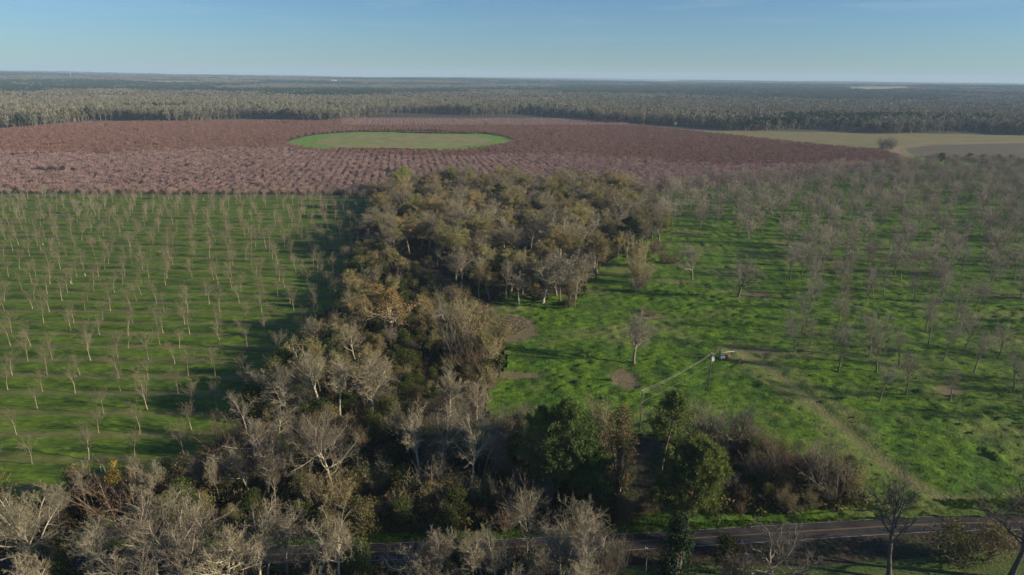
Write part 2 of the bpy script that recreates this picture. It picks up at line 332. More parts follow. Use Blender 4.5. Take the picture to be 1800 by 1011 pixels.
def pine_tree(seed, H=24, clear=.45, cr=4.5, needle='needle', tuft=6, whorls=13, round_=1.0, size=.5, branch=5, bark='barkpine'):
    g = np.random.default_rng(seed)
    P = np.zeros((1, 9, 3)); d = np.array([0, 0, 1.])
    for k in range(1, 9):
        d = unit(d + g.normal(0, .035, 3)); d[2] = abs(d[2]); P[0, k] = P[0, k - 1] + d * H * .97 / 8
    Rr = H * .0125 * np.array([[1.3, 1, .95, .9, .8, .65, .5, .3, .12]])
    br = []; rs = []
    for w in range(whorls):
        t = clear + (1 - clear) * (w + .5) / whorls; f = t * 7.999; i = int(f); p = P[0, i] * (1 - f + i) + P[0, i + 1] * (f - i)
        s = (t - clear) / (1 - clear)
        prof = (math.sin(math.pi * min(1, .18 + s * .86)) ** .7) * round_ + (1 - s) * (1 - round_)
        for b in range(branch):
            az = g.uniform(0, 6.28); Lb = cr * max(.18, prof) * g.uniform(.65, 1.15)
            dd = unit(np.array([math.cos(az), math.sin(az), g.uniform(-.05, .35) + s * .55])); q = [p + g.normal(0, .1, 3)]
            for k in range(4):
                dd = unit(dd + g.normal(0, .13, 3) + np.array([0, 0, .06])); q.append(q[-1] + dd * Lb / 4)
            br.append(q); rs.append(np.linspace(H * .0035, .025, 5))
    B = np.array(br); BR = np.array(rs)
    mb = MB(); V, F = tubes(P, Rr, 8); mb.add(V, F); trunk = mb.build('trunk_mesh', [M[bark]], True)
    mb = MB(); V, F = tubes(B, BR, 4); mb.add(V, F, 1)
    Q, QR = spawn(g, B, BR, 7, .25, 1.0, (45, 12), .38, .25, K=4, wob=.15, rr=.6, taper=.3, clampr=(.015, .03))
    V, F = tubes(Q, QR, 3); mb.add(V, F, 1)
    # needle tufts: long thin blades fanned from points on the outer twigs
    n = len(Q); C = np.concatenate([Q[:, 1], Q[:, 2], Q[:, 3], B[:, 3], B[:, 4]]); D = unit(np.concatenate([Q[:, 3] - Q[:, 0]] * 3 + [B[:, 4] - B[:, 2]] * 2))
    C = np.repeat(C, tuft, 0) + g.normal(0, .22, (len(C) * tuft, 3)); D = np.repeat(D, tuft, 0)
    D = unit(D * .5 + unit(g.normal(size=D.shape)) * 1.0 + np.array([0, 0, .35])); m = len(C)
    sd = unit(np.cross(D, g.normal(size=D.shape))); s = size * g.uniform(.6, 1.3, (m, 1))
    V = np.stack([C - sd * s * .07, C + sd * s * .07, C + D * s * .6 + sd * s * .11, C + D * s, C + D * s * .6 - sd * s * .11], 1).reshape(-1, 3)
    i = np.arange(m)[:, None] * 5
    mb.add(V, i + np.array([[0, 1, 2, 3, 4]]), 0)
    return trunk, mb.build('crown_mesh', [M[needle], M[bark]]), H

def leafy_tree(seed, H=7, W_=3, n=3000, leaf='leaf', size=.3, lobes=14, base=.12, bark='bark', conic=0.0, twigs=60, twigmat='twig'):
    g = np.random.default_rng(seed)
    # lobes: uneven sub-crowns spread through the volume
    Z = g.uniform(base + .1, .93, lobes); az = g.uniform(0, 6.28, lobes)
    prof = (1 - conic) * np.sin(np.pi * np.clip(Z * .8 + .12, 0, 1)) + conic * (1.05 - Z)
    rr = W_ * prof * g.uniform(.2, .75, lobes)
    C = np.stack([np.cos(az) * rr, np.sin(az) * rr, Z * H], 1); S_ = W_ * (.25 + .3 * prof) * g.uniform(.7, 1.2, lobes)
    k = g.integers(0, lobes, n); D = unit(g.normal(size=(n, 3))); rad = S_[k][:, None] * g.uniform(.35, 1.0, (n, 1)) ** .5
    P = C[k] + D * rad * np.array([1, 1, .8]) + g.normal(0, .12, (n, 3)); P[:, 2] = np.abs(P[:, 2]) + .02
    # stems to each lobe
    B = np.zeros((lobes, 4, 3)); B[:, 0] = g.normal(0, .12, (lobes, 3)) * np.array([1, 1, 0]); B[:, 3] = C
    B[:, 1] = C * np.array([.2, .2, .35]); B[:, 2] = C * np.array([.6, .6, .7]) + g.normal(0, .1, (lobes, 3))
    BR = np.linspace(.09, .02, 4)[None] * np.ones((lobes, 1)) * (H / 7)
    mb = MB(); V, F = tubes(B, BR, 5); mb.add(V, F); trunk = mb.build('trunk_mesh', [M[bark]], True)
    mb = MB(); V, F = leafquads(g, P, size); mb.add(V, F, 0)
    if twigs:
        Q, QR = spawn(g, B, BR, max(1, twigs // lobes), .5, 1.0, (30, 12), .4, .3, K=4, wob=.12, rr=.5, clampr=(.012, .03)); V, F = tubes(Q, QR, 3); mb.add(V, F, 1)
    return trunk, mb.build('crown_mesh', [M[leaf], M[twigmat]]), H

def brush_shrub(seed, H=6, stems=26, twig='twigbrown', leaf=None, leafn=0, leafs=.2, spread=.35, tw=.018, t3=7):
    g = np.random.default_rng(seed)
    P = np.zeros((stems, 5, 3)); P[:, 0] = g.normal(0, H * .12, (stems, 3)) * np.array([1, 1, 0])
    d = unit(np.concatenate([g.normal(0, spread, (stems, 2)), np.ones((stems, 1))], 1)); Ln = H * g.uniform(.55, 1.0, stems)[:, None]
    for k in range(1, 5):
        d = unit(d + g.normal(0, .1, (stems, 3))); P[:, k] = P[:, k - 1] + d * Ln / 4
    Rr = np.linspace(.055, .02, 5)[None] * np.ones((stems, 1)) * H / 6
    mb = MB(); V, F = tubes(P, Rr, 4); mb.add(V, F); trunk = mb.build('stem_mesh', [M['bark' if twig != 'twigdark' else 'barkdark']], True)
    Q2, R2 = spawn(g, P, Rr, 8, .2, 1.0, (32, 10), .4, .25, K=4, wob=.15, rr=.6, taper=.4, clampr=(tw, .03))
    mb = MB(); V, F = tubes(Q2, R2, 3); mb.add(V, F, 0)
    Q3, R3 = spawn(g, Q2, R2, t3, .1, 1.0, (38, 12), .5, .25, K=3, wob=.2, rr=.9, clampr=(tw * .7, tw))
    V, F, G = ribbons(g, Q3, R3); mb.add(V, F, 0)
    mb.f.setdefault(3, []).append(G + mb.n - len(V)); mb.m.setdefault(3, []).append(np.zeros(len(G), int))
    mats = [M[twig]]
    if leaf:
        k = g.integers(0, len(Q3), leafn); V, F = leafquads(g, Q3[k, -1] + g.normal(0, .15, (leafn, 3)), leafs); mb.add(V, F, 1); mats.append(M[leaf])
    return trunk, mb.build('crown_mesh', mats), H

LIB = {}
def lib(key, cnt, fn, seed, **kw): LIB[key] = [fn(seed + 17 * i, **kw) for i in range(cnt)]
lib('grey', 5, bare_tree, 10, H=17, th=.36, limbs=11, la=(44, 10), ll=.44, sub=9, t3=8, t4=8, tw=.03)
lib('bud', 4, bare_tree, 30, H=17, th=.34, limbs=11, la=(46, 10), ll=.44, sub=8, t3=8, t4=6, tw=.026, leaf='bud', leafn=17000, leafs=.15, leafzone=.4, bark='bark', twig='twigpale')
lib('lime', 1, bare_tree, 45, H=15, th=.30, limbs=11, la=(46, 9), ll=.46, sub=8, t3=7, t4=4, leaf='lime', leafn=17000, leafs=.18, twig='twigpale')
lib('russet', 2, bare_tree, 50, H=15, th=.22, limbs=13, la=(58, 14), ll=.62, up=.14, r0=.4, sub=8, t3=8, t4=5, leaf='russet', leafn=16000, leafs=.27, leafzone=.5, bark='barkpale', twig='twigpale', wob=.17)
lib('tan', 3, bare_tree, 60, H=18, th=.44, limbs=10, la=(34, 9), ll=.42, sub=8, t3=8, t4=7, bark='barkpale', twig='twigpale', tw=.021)
lib('fluffy', 3, bare_tree, 70, H=16, th=.26, limbs=14, la=(52, 12), ll=.50, sub=9, t3=8, t4=8, twig='twigpale', bark='barkpale', tw=.02)
lib('sycamore', 3, bare_tree, 80, H=17, th=.22, limbs=11, la=(54, 12), ll=.66, up=.14, r0=.28, sub=9, subl=.5, t3=9, t4=9, bark='barkpale', twig='twig', wob=.18, tw=.016)
lib('crooked', 3, bare_tree, 90, H=16, th=.34, limbs=9, la=(48, 12), ll=.5, up=.14, r0=.22, sub=8, t3=8, t4=7, bark='barkpale', twig='twig', wob=.22, tw=.017)
lib('gaunt', 2, bare_tree, 101, H=23, th=.28, limbs=8, la=(42, 12), ll=.5, up=.2, r0=.40, sub=8, t3=8, t4=9, bark='barkdark', twig='twigdark', wob=.18, tw=.014)
lib('sprawl', 1, bare_tree, 113, H=13, th=.12, limbs=8, la=(62, 12), ll=.75, up=.16, r0=.34, sub=8, t3=8, t4=9, bark='bark', twig='twigdark', wob=.2, tw=.014)
lib('slim', 4, bare_tree, 120, H=14, th=.36, limbs=10, la=(30, 8), ll=.42, sub=7, t3=7, t4=6, r0=.15, tw=.018)
lib('yg', 6, bare_tree, 140, H=10.5, th=.19, limbs=8, la=(33, 9), ll=.56, up=.2, r0=.105, sub=7, subl=.44, t3=6, t4=4, bark='barkyoung', limb='twigpecan', twig='twigpecan', K=5, tw=.0105, lr1=.36, tl3=.5, tl4=.5)
lib('ygfar', 4, bare_tree, 160, H=10.5, th=.19, limbs=8, la=(33, 9), ll=.56, up=.2, r0=.105, sub=6, subl=.48, t3=7, t4=0, bark='barkyoung', limb='twigpecan', twig='twigpecan', K=4, tw=.015, lr1=.36)
lib('pecan', 6, bare_tree, 180, H=13, th=.17, limbs=9, la=(30, 9), ll=.58, up=.18, r0=.16, sub=7, subl=.48, t3=7, t4=5, bark='bark', twig='twigright', K=5, tw=.0105, lr1=.42)
lib('pecanfar', 4, bare_tree, 200, H=13, th=.15, limbs=9, la=(38, 9), ll=.58, up=.18, r0=.17, sub=7, subl=.5, t3=9, t4=0, bark='bark', twig='twigright', K=4, tw=.026, lr1=.42)
lib('oldpecan', 2, bare_tree, 220, H=18, th=.18, limbs=9, la=(46, 10), ll=.6, up=.16, r0=.42, sub=8, subl=.5, t3=9, t4=8, bark='bark', twig='twigright', wob=.15, tw=.018)
lib('pine', 3, pine_tree, 240, H=25, clear=.22, cr=6.2, tuft=11, whorls=18)
lib('tallpine', 1, pine_tree, 251, H=24, clear=.52, cr=5.0, tuft=11, whorls=12)
lib('roundpine', 1, pine_tree, 262, H=20, clear=.2, cr=8.6, tuft=19, whorls=18, branch=8, size=.6)
lib('woodpine', 2, pine_tree, 270, H=20, clear=.4, cr=4.5, needle='needledark', tuft=8, whorls=11, size=.6)
lib('cedar', 3, leafy_tree, 280, H=16, W_=4.0, n=7000, leaf='needledark', size=.34, lobes=34, base=.02, conic=.85, twigs=0)
lib('cypress', 2, leafy_tree, 290, H=19, W_=4.2, n=7000, leaf='leafolive', size=.28, lobes=30, base=.05, conic=.45, twigs=120)
lib('evergreen', 4, leafy_tree, 300, H=8, W_=3.6, n=3600, leaf='leaf', size=.33, lobes=18)
lib('olive', 4, leafy_tree, 320, H=8, W_=3.4, n=2600, leaf='leafolive', size=.28, lobes=20, twigs=160, twigmat='twigpale')
lib('yellow', 1, leafy_tree, 335, H=8, W_=1.6, n=900, leaf='yellowleaf', size=.24, lobes=9, base=.45, twigs=60)
lib('brush', 4, brush_shrub, 340, H=7, stems=34, twig='twigbrown', leaf='brushleaf', leafn=500, leafs=.2)
lib('thicket', 4, brush_shrub, 360, H=9, stems=40, twig='twig', spread=.3, t3=9)
lib('oliveshrub', 4, brush_shrub, 380, H=8, stems=34, twig='twigpale', leaf='bud', leafn=2200, leafs=.2, spread=.32)

PARTN = {'brush': ('stems', 'twigs'), 'thicket': ('stems', 'twigs'), 'oliveshrub': ('stems', 'twigs')}
def place(key, x, y, h, label=None, name='tree', cat='tree', group=None, variant=None, rot=None, wide=1.0, rng=np.random.default_rng(5), z=0.0, yellow=False):
    v = LIB[key]; k = variant if variant is not None else int(rng.integers(0, len(v))); tm, cm, h0 = v[k % len(v)]
    e = bpy.data.objects.new(name, None); COL.objects.link(e); e.empty_display_size = 1
    s = h / h0; e.location = (x, y, z); e.scale = (s * wide, s * wide, s); e.rotation_euler = (0, 0, rng.uniform(0, 6.28) if rot is None else rot)
    e['category'] = cat
    if label: e['label'] = label
    if group: e['group'] = group
    a, b = PARTN.get(key, ('trunk', 'crown'))
    obj(a, tm, e); obj(b, cm, e)
    if yellow:
        o = obj('yellow_leaves', LIB['yellow'][0][1], e); o.scale = (.72, .72, .95); o.location.z = .8; o['label'] = 'patch of golden yellow leaves at the top'
    return e

# ------------------------------------------------------------------ terrain and sheets
def terr(x, y):
    x = np.asarray(x, float); y = np.asarray(y, float); r = np.hypot(x, y)
    k = np.clip((r - 1700) / 9000, 0, 1); k = k * k * (3 - 2 * k)
    n = fbm(x / 2600 + 7.3, y / 2600 + 1.7, 3, 5)
    az = np.arctan2(x, y)
    z = k * (40 + 62 * n) - np.clip((r - 1700) / 2500, 0, 1) * 14 * fbm(x / 1500, y / 1500, 9, 3)
    far = np.clip((r - 13000) / 5000, 0, 1)
    z = z + far * (10 + 46 * fbm(az * 5 + 3, r / 9000, 21, 4)) + np.clip(-az - .2, 0, .8) * 42 * np.clip((r - 6000) / 7000, 0, 1)
    return np.where(y > 0, z, z * .4)
def axis(segs):
    a = []
    for s, e, d in segs: a += list(np.arange(s, e, d))
    return np.array(a + [segs[-1][1]], float)
def grid_mesh(name, xs, ys, zf, mats, keep=None):
    X, Y = np.meshgrid(xs, ys); Z = zf(X, Y); nx = len(xs)
    i = (np.arange(len(ys) - 1)[:, None] * nx + np.arange(nx - 1)[None]).ravel()
    F = np.stack([i, i + 1, i + nx + 1, i + nx], 1)
    V = np.stack([X, Y, Z], -1).reshape(-1, 3)
    if keep is not None:
        c = V[F].mean(1); F = F[keep(c[:, 0], c[:, 1])]
        u, inv = np.unique(F, return_inverse=True); V = V[u]; F = inv.reshape(-1, 4)
    return mesh(name, V, [F], mats, smooth=True)
xs = axis([(-21000, -6000, 300), (-6000, -1500, 150), (-1500, 1500, 60), (1500, 6000, 150), (6000, 21000, 300)])
ys = axis([(-3000, 0, 300), (0, 1500, 60), (1500, 6000, 90), (6000, 21000, 220)])
g_ = obj('ground', grid_mesh('ground_mesh', xs, ys, terr, [M['farfloor']])); g_['kind'] = 'structure'

def sheet(name, P, z, mat, **kw):
    P = np.asarray(P); me = mesh(name + '_mesh', np.c_[P, np.full(len(P), z)], [[list(range(len(P)))]], [M[mat]])
    o = obj(name, me, kind='structure', **kw); return o
def strip(name, C, w, z, mat, kind=True):
    C = np.asarray(C, float); t = unit(np.gradient(C, axis=0)); nrm = np.stack([-t[:, 1], t[:, 0]], 1)
    w = np.broadcast_to(np.asarray(w, float), (len(C),))[:, None]
    a = C + nrm * w / 2; b = C - nrm * w / 2; n = len(C); V = np.concatenate([np.c_[a, np.full(n, z)], np.c_[b, np.full(n, z)]])
    i = np.arange(n - 1); F = np.stack([i, i + n, i + n + 1, i + 1], 1)
    o = obj(name, mesh(name + '_mesh', V, [F], [M[mat]])); o['kind'] = 'structure'
    return o
def smooth_path(pts, n=40):
    P = np.array([at(*p) for p in pts]); 
    for _ in range(3):
        Q = [P[0]]
        for a, b in zip(P[:-1], P[1:]): Q += [a * .75 + b * .25, a * .25 + b * .75]
        P = np.array(Q + [P[-1]])
    return P

# wooded floor under the near woods
sheet('woodland_floor', [(-260, 60), (330, 60), (330, 205), (60, 620), (-160, 620), (-260, 300)], .004, 'litter')
# orchards' ground
PEACH = poly([(-900, 235), (0, 229), (160, 216), (600, 212), (625, 206), (780, 198), (930, 203), (1060, 214), (1210, 231), (1400, 252), (1560, 268), (1610, 288), (1400, 318), (1150, 342), (660, 343), (-900, 336)])
sheet('peach_orchard_floor', PEACH, .008, 'peachfloor')
LEFT = poly([(-700, 338), (0, 342), (663, 345), (640, 400), (632, 470), (600, 540), (555, 610), (505, 655), (440, 715), (400, 770), (330, 815), (0, 905), (-700, 900)])
def bumps(a, s, sx=1, sy=1, seed=1): return lambda x, y: .012 + a * (fbm(x / s / sx, y / s / sy, seed, 4)) ** 2.0 * 2
xs = np.arange(-520, -20, 1.5); ysl = axis([(125, 260, .9), (260, 600, 1.6)])
def zl(x, y): return .012 + .5 * fbm(x / 3.4, y / 1.7, 5, 4) ** 2.0 * 2 * (.4 + .8 * fbm(x / 16, y / 10, 6, 2))
ml = grid_mesh('orchard_grass_mesh', xs, ysl, zl, [M['grassL']], lambda x, y: inside(LEFT, x, y))
def lmask(x, y):
    d = np.abs((y - 152 + 6.2) % 12.4 - 6.2); st = np.exp(-(d / 1.5) ** 2) * (.35 + 1.1 * fbm(x / 9, y / 4, 71, 3))
    sp = np.clip(fbm(x / 12, y / 2.5, 72, 3) - .66, 0, 1) * 6 * np.exp(-(d / 2.2) ** 2)
    x0, y0 = at(598, 483); sp = sp + 1.0 * (np.hypot((x - x0) / 3.5, (y - y0) / 4) < 1)
    return sp, st
set_mask(ml, lmask); fo = obj('orchard_grass', ml); fo['kind'] = 'structure'
RIGHT = poly([(850, 690), (895, 640), (860, 545), (880, 515), (1000, 520), (1040, 480), (1100, 440), (1150, 415), (1130, 380), (1120, 338), (1400, 316), (1620, 288), (2700, 296), (2900, 888), (1800, 906), (1480, 914), (1200, 920), (1190, 790), (1160, 768), (1095, 766), (1000, 770), (860, 740)])
# dirt track from the road into the pasture
TR = smooth_path([(1790, 893), (1700, 888), (1640, 872), (1560, 820), (1470, 745), (1390, 675), (1330, 635), (1290, 612)])
def track_d(x, y):
    d = np.full(np.shape(x), 1e9)
    for a, b in zip(TR[:-1], TR[1:]):
        ab = b - a; t = np.clip(((x - a[0]) * ab[0] + (y - a[1]) * ab[1]) / (ab @ ab), 0, 1)
        d = np.minimum(d, np.hypot(x - a[0] - t * ab[0], y - a[1] - t * ab[1]))
    return d
def on_track(x, y, w): return track_d(x, y) < w * (.75 + .6 * fbm(x / 5, y / 5, 60, 2))
SOIL = [(at(*p), rx, ry) for p, rx, ry in [((1097, 668), 4.2, 7.5), ((1325, 518), 6, 3), ((893, 578), 10, 15), ((905, 660), 9, 2.5), ((1668, 688), 5, 3), ((1345, 617), 6, 2.5), ((1140, 556), 8, 3)]]
def soil(x, y):
    r_ = 0 * x; w = .35 * (fbm(x / 3, y / 3, 66, 3) - .5)
    for (a, b), rx, ry in SOIL:
        k = np.hypot((x - a) / rx, (y - b) / ry) + w * 2; r_ = np.maximum(r_, np.clip((1.15 - k) * 4, 0, 1))
    return r_
def rz(x, y):
    a = fbm(x / 2.1, y / 1.7, 33, 4); b = fbm(x / 18, y / 14, 40, 2)
    rut = np.sin((x * .62 + y * .78) / .95) * np.clip(fbm(x / 30, y / 30, 45, 2) - .5, 0, .3) * .5 * (x > 60)
    z = .03 + 2.1 * (a ** 2.0) * (.3 + .7 * b) + rut * .5
    z = z * (1 - .75 * np.clip(1.6 - track_d(x, y) / 2.6, 0, 1)) * (1 - .8 * soil(x, y))
    return np.maximum(z, .012)
def rmask(x, y):
    d = track_d(x, y) + (fbm(x / 4, y / 4, 60, 2) - .5) * 2.2
    g_ = np.exp(-(d / 2.6) ** 2) * .95 + .5 * np.exp(-((d - 6) / 2.0) ** 2) * (fbm(x / 20, y / 20, 61, 2) > .5)
    g_ = g_ + np.clip(fbm(x / 26, y / 15, 63, 3) - .56, 0, 1) * 2.2
    return soil(x, y) * .9, g_
xs = np.arange(-30, 520, 1.15); ysr = axis([(118, 300, .85), (300, 850, 2.4)])
mr_ = grid_mesh('pasture_mesh', xs, ysr, rz, [M['grassR']], lambda x, y: inside(RIGHT, x, y)); set_mask(mr_, rmask)
fo = obj('pasture_grass', mr_); fo['kind'] = 'structure'
# round green meadow inside the peach orchard
cx, cy = at(705, 248); 
a0 = np.linspace(0, 2 * math.pi, 72, endpoint=False)
def oval(sx, sy, j=0, ox=0, oy=0): return np.stack([cx + ox + np.cos(a0) * sx * (1 + j * np.sin(a0 * 3 + 1) + j * .8 * np.sin(a0 * 7 + 2)), cy + 20 + oy + np.sin(a0) * sy * (1 + j * np.cos(a0 * 2))], 1)
MEAD = oval(164, 189, .015)
sheet('round_meadow_rim', MEAD, .016, 'meadowrim'); sheet('round_meadow', oval(128, 140, .05), .022, 'meadow')
# far fields to the right
sheet('stubble_field', poly([(1060, 214), (1210, 228), (1500, 233), (1800, 237), (2600, 246), (2700, 278), (1800, 262), (1620, 262), (1605, 287), (1560, 267), (1400, 252), (1210, 231)]), .012, 'field')
sheet('tilled_field', poly([(1592, 262), (1640, 255), (1800, 252), (2600, 258), (2700, 292), (1800, 280), (1640, 278), (1600, 270)]), .018, 'tilled')
strip('farm_lane', smooth_path([(1590, 275), (1572, 264), (1585, 256), (1640, 251), (1800, 250), (2300, 254)]), 7, .024, 'dirt')
sheet('far_grass_edge', poly([(1600, 288), (1600, 276), (1640, 279), (1800, 283), (2500, 290), (2500, 300), (1800, 293)]), .026, 'meadowrim')

# road (with kerb-less verges), lines
RC = np.array([at(px, py) for px, py in [(-500, 1000), (383, 977), (640, 971), (901, 962), (1137, 951), (1400, 935), (1623, 921), (1800, 917), (2300, 908)]])
for _ in range(2):
    Q = [RC[0]]
    for a, b in zip(RC[:-1], RC[1:]): Q += [a * .75 + b * .25, a * .25 + b * .75]
    RC = np.array(Q + [RC[-1]])
sheet('roadside_lawn', [(-200, 60), (330, 60), (330, 150), (60, 116), (-200, 112)], .006, 'lawn')
def off(C, d):
    t = unit(np.gradient(C, axis=0)); return C + np.stack([-t[:, 1], t[:, 0]], 1) * d
xs = np.arange(-120, 240, .9); 
vb = np.concatenate([off(RC, 2.75), off(RC, 8.5)[::-1]])
fo = obj('road_verge', grid_mesh('verge_mesh', xs, np.arange(95, 170, .6), lambda x, y: .014 + .35 * fbm(x / 1.1, y / 1.1, 50, 3) ** 2, [M['verge']], lambda x, y: inside(vb, x, y))); fo['kind'] = 'structure'
strip('road', RC, 5.6, .020, 'asphalt')
strip('road_edge_line', off(RC, 2.6), .12, .026, 'white'); strip('road_edge_line', off(RC, -2.6), .12, .026, 'white')
strip('road_centre_line', off(RC, .11), .1, .026, 'yellow'); strip('road_centre_line', off(RC, -.11), .1, .026, 'yellow')

# ------------------------------------------------------------------ instanced stuff (geometry nodes)
def scatter(name, sources, pts, scl, rot, idx, label, cat=None, zs=None):
    me = bpy.data.meshes.new(name + '_points'); me.vertices.add(len(pts)); me.vertices.foreach_set('co', np.asarray(pts, np.float32).ravel())
    for nm, ty, arr in (('scl', 'FLOAT_VECTOR', scl), ('rot', 'FLOAT', rot), ('idx', 'INT', idx)):
        a = me.attributes.new(nm, ty, 'POINT'); a.data.foreach_set('vector' if ty == 'FLOAT_VECTOR' else 'value', np.asarray(arr, np.int32 if ty == 'INT' else np.float32).ravel())
    o = obj(name, me, kind='stuff'); o['label'] = label
    if cat: o['category'] = cat
    g = bpy.data.node_groups.new(name + '_scatter', 'GeometryNodeTree')
    g.interface.new_socket('Geometry', in_out='INPUT', socket_type='NodeSocketGeometry'); g.interface.new_socket('Geometry', in_out='OUTPUT', socket_type='NodeSocketGeometry')
    N = g.nodes; l = g.links.new; gi = N.new('NodeGroupInput'); go = N.new('NodeGroupOutput'); ip = N.new('GeometryNodeInstanceOnPoints')
    jn = N.new('GeometryNodeJoinGeometry')
    for s in reversed(sources):
        oi = N.new('GeometryNodeObjectInfo'); oi.inputs['Object'].default_value = s; oi.inputs['As Instance'].default_value = True; l(oi.outputs['Geometry'], jn.inputs[0])
    def at_(nm, ty):
        a = N.new('GeometryNodeInputNamedAttribute'); a.data_type = ty; a.inputs['Name'].default_value = nm; return a.outputs[0]
    cx_ = N.new('ShaderNodeCombineXYZ'); l(at_('rot', 'FLOAT'), cx_.inputs['Z'])
    l(gi.outputs[0], ip.inputs['Points']); l(jn.outputs[0], ip.inputs['Instance']); ip.inputs['Pick Instance'].default_value = True
    l(at_('idx', 'INT'), ip.inputs['Instance Index']); l(cx_.outputs[0], ip.inputs['Rotation']); l(at_('scl', 'FLOAT_VECTOR'), ip.inputs['Scale'])
    l(ip.outputs[0], go.inputs[0])
    m = o.modifiers.new('scatter', 'NODES'); m.node_group = g
    return o
def src(name, me): return bpy.data.objects.new(name, me)

def peach_mesh(seed, mat, n=60, H=3.4, parts=False):
    g = np.random.default_rng(seed); mb = MB(); tb = MB() if parts else mb
    P = np.zeros((6, 4, 3)); az = np.arange(6) * 1.047 + g.uniform(0, .5, 6)
    d = np.stack([np.cos(az) * .75, np.sin(az) * .75, np.ones(6)], 1); L_ = H * g.uniform(.8, 1.0, 6)[:, None]
    for k in range(1, 4): P[:, k] = P[:, k - 1] + unit(d + g.normal(0, .12, (6, 3))) * L_ / 3
    V, F = tubes(P, np.linspace(.10, .03, 4)[None] * np.ones((6, 1)), 3); tb.add(V, F, 0 if parts else 1)
    Q, QR = spawn(g, P, np.full((6, 4), .05), 8, .3, 1.0, (35, 12), .55, .3, K=3, wob=.15, clampr=(.05, .07))
    V, F, G = ribbons(g, Q, QR); mb.add(V, F, 0); mb.f.setdefault(3, []).append(G + mb.n - len(V)); mb.m.setdefault(3, []).append(np.zeros(len(G), int))
    k = g.integers(0, len(Q), n * 2); C = Q[k, -1] * g.uniform(.65, 1.05, (n * 2, 1)) + g.normal(0, .25, (n * 2, 3)); C[:, 2] = np.abs(C[:, 2]) + .5
    V, F = leafquads(g, C, .55); mb.add(V, F, 0)
    if parts: return tb.build('peach_trunk_mesh', [M['pinktwig']]), mb.build('peach_crown_mesh', [M[mat], M['pinktwig']])
    return mb.build('peach_mesh', [M[mat], M['pinktwig']])
PEACHM = {'pink': [peach_mesh(i, 'pink') for i in range(4)], 'red': [peach_mesh(20 + i, 'redbud', 75) for i in range(4)]}

rng = np.random.default_rng(77)
# peach grid, rows turned a little to the left
pa = R_(9); nx = np.arange(-260, 160) * 7.0; ny = np.arange(0, 230) * 5.2
GX, GY = np.meshgrid(nx, ny); GX = GX.ravel(); GY = GY.ravel()
PX = GX * math.cos(pa) - GY * math.sin(pa); PY = 480 + GX * math.sin(pa) + GY * math.cos(pa)
PX = PX + rng.normal(0, 1.1, len(PX)) + 120; PY = PY + rng.normal(0, 1.1, len(PY))
gapn = vnoise(PX / 30, PY / 14, 8)
wx = 14 * (fbm(PX / 30, PY / 30, 12, 3) - .5); ok = inside(PEACH, PX, PY) & ~inside(oval(164, 189, .015), PX + wx, PY + wx * 2) & (gapn < .90) & (rng.uniform(0, 1, len(PX)) > .03)
u, v, dep = proj(PX, PY); ok &= (u > -350) & (u < 2150)
PX, PY, dep, u, v = PX[ok], PY[ok], dep[ok], u[ok], v[ok]
line = 268 + 26 * np.clip((u - 500) / 1100, 0, 1) + 5 * np.sin(u / 90)                  # the front block is in blossom, the next one in red bud
bloom = (v > line + rng.normal(0, 2, len(v))) | ((v < 222) & (u > 600))
hs = rng.uniform(.8, 1.25, len(PX))
vis = (u > 0) & (u < 1800) & ~inside(np.array([(672, 300), (1160, 300), (1165, 345), (672, 345)]), u, v)
order = np.lexsort((dep, ~vis)); near = np.zeros(len(PX), bool); near[order[:300]] = True
rowid = {}
ROWW = ['front', 'second', 'third', 'fourth', 'fifth', 'sixth', 'seventh', 'eighth', 'ninth', 'tenth', 'eleventh', 'twelfth', 'thirteenth', 'fourteenth', 'fifteenth', 'sixteenth', 'seventeenth', 'eighteenth', 'nineteenth', 'twentieth']
def ordw(n):
    if n < 20: return ROWW[n] if n else 'first'
    tens = {2: 'twenty', 3: 'thirty', 4: 'forty', 5: 'fifty', 6: 'sixty'}; q, r = divmod(n + 1, 10)
    return tens[q] + ('-' + (ROWW[r - 1] if r > 1 else 'first') if r else 'th').replace('y-', 'y-') if r else tens[q][:-1] + 'ieth'
PPART = [peach_mesh(i, 'pink', parts=True) for i in range(4)]
rowk = np.round((-(PX - 120) * math.sin(pa) + (PY - 480) * math.cos(pa)) / 5.2).astype(int); ids = np.where(near)[0]; ids = ids[np.argsort(u[ids])]
zn = np.where(u < 670, 0, 1); rows_ = {z: sorted(set(rowk[i] for i in ids if zn[i] == z)) for z in (0, 1)}; cnt = {}
for k in ids:
    o = bpy.data.objects.new('peach_tree', None); COL.objects.link(o); obj('trunk', PPART[k % 4][0], o); obj('crown', PPART[k % 4][1], o)
    o.location = (PX[k], PY[k], 0); o.rotation_euler.z = rng.uniform(0, 6.28); o.scale = (hs[k] * 1.05, hs[k] * 1.05, hs[k])
    o['category'] = 'peach tree'; o['group'] = 'nearest pink peach trees'; z_ = int(zn[k]); rr = rows_[z_].index(rowk[k]); cnt[z_, rr] = cnt.get((z_, rr), 0) + 1
    o['label'] = 'pink peach tree ' + ('behind the left field' if z_ == 0 else 'right of the central wood') + ', ' + ('front' if rr == 0 else ordw(rr)) + ' row, ' + ordw(cnt[z_, rr] - 1) + ' from left'
for nm, sel, lab in (('blossoming_peach_orchard', bloom & ~near, 'dusty pink blossoming peach trees in tight rows beyond the green orchards'), ('budding_peach_orchard', ~bloom & ~near, 'reddish brown peach trees in bud surrounding the round green meadow')):
    n = sel.sum(); s = hs[sel]
    scatter(nm, [src('peach_source', m) for m in PEACHM['pink' if 'bloss' in nm else 'red']], np.c_[PX[sel], PY[sel], np.zeros(n)], np.c_[s * 1.05, s * 1.05, s], rng.uniform(0, 6.28, n), rng.integers(0, 4, n), lab, 'orchard')

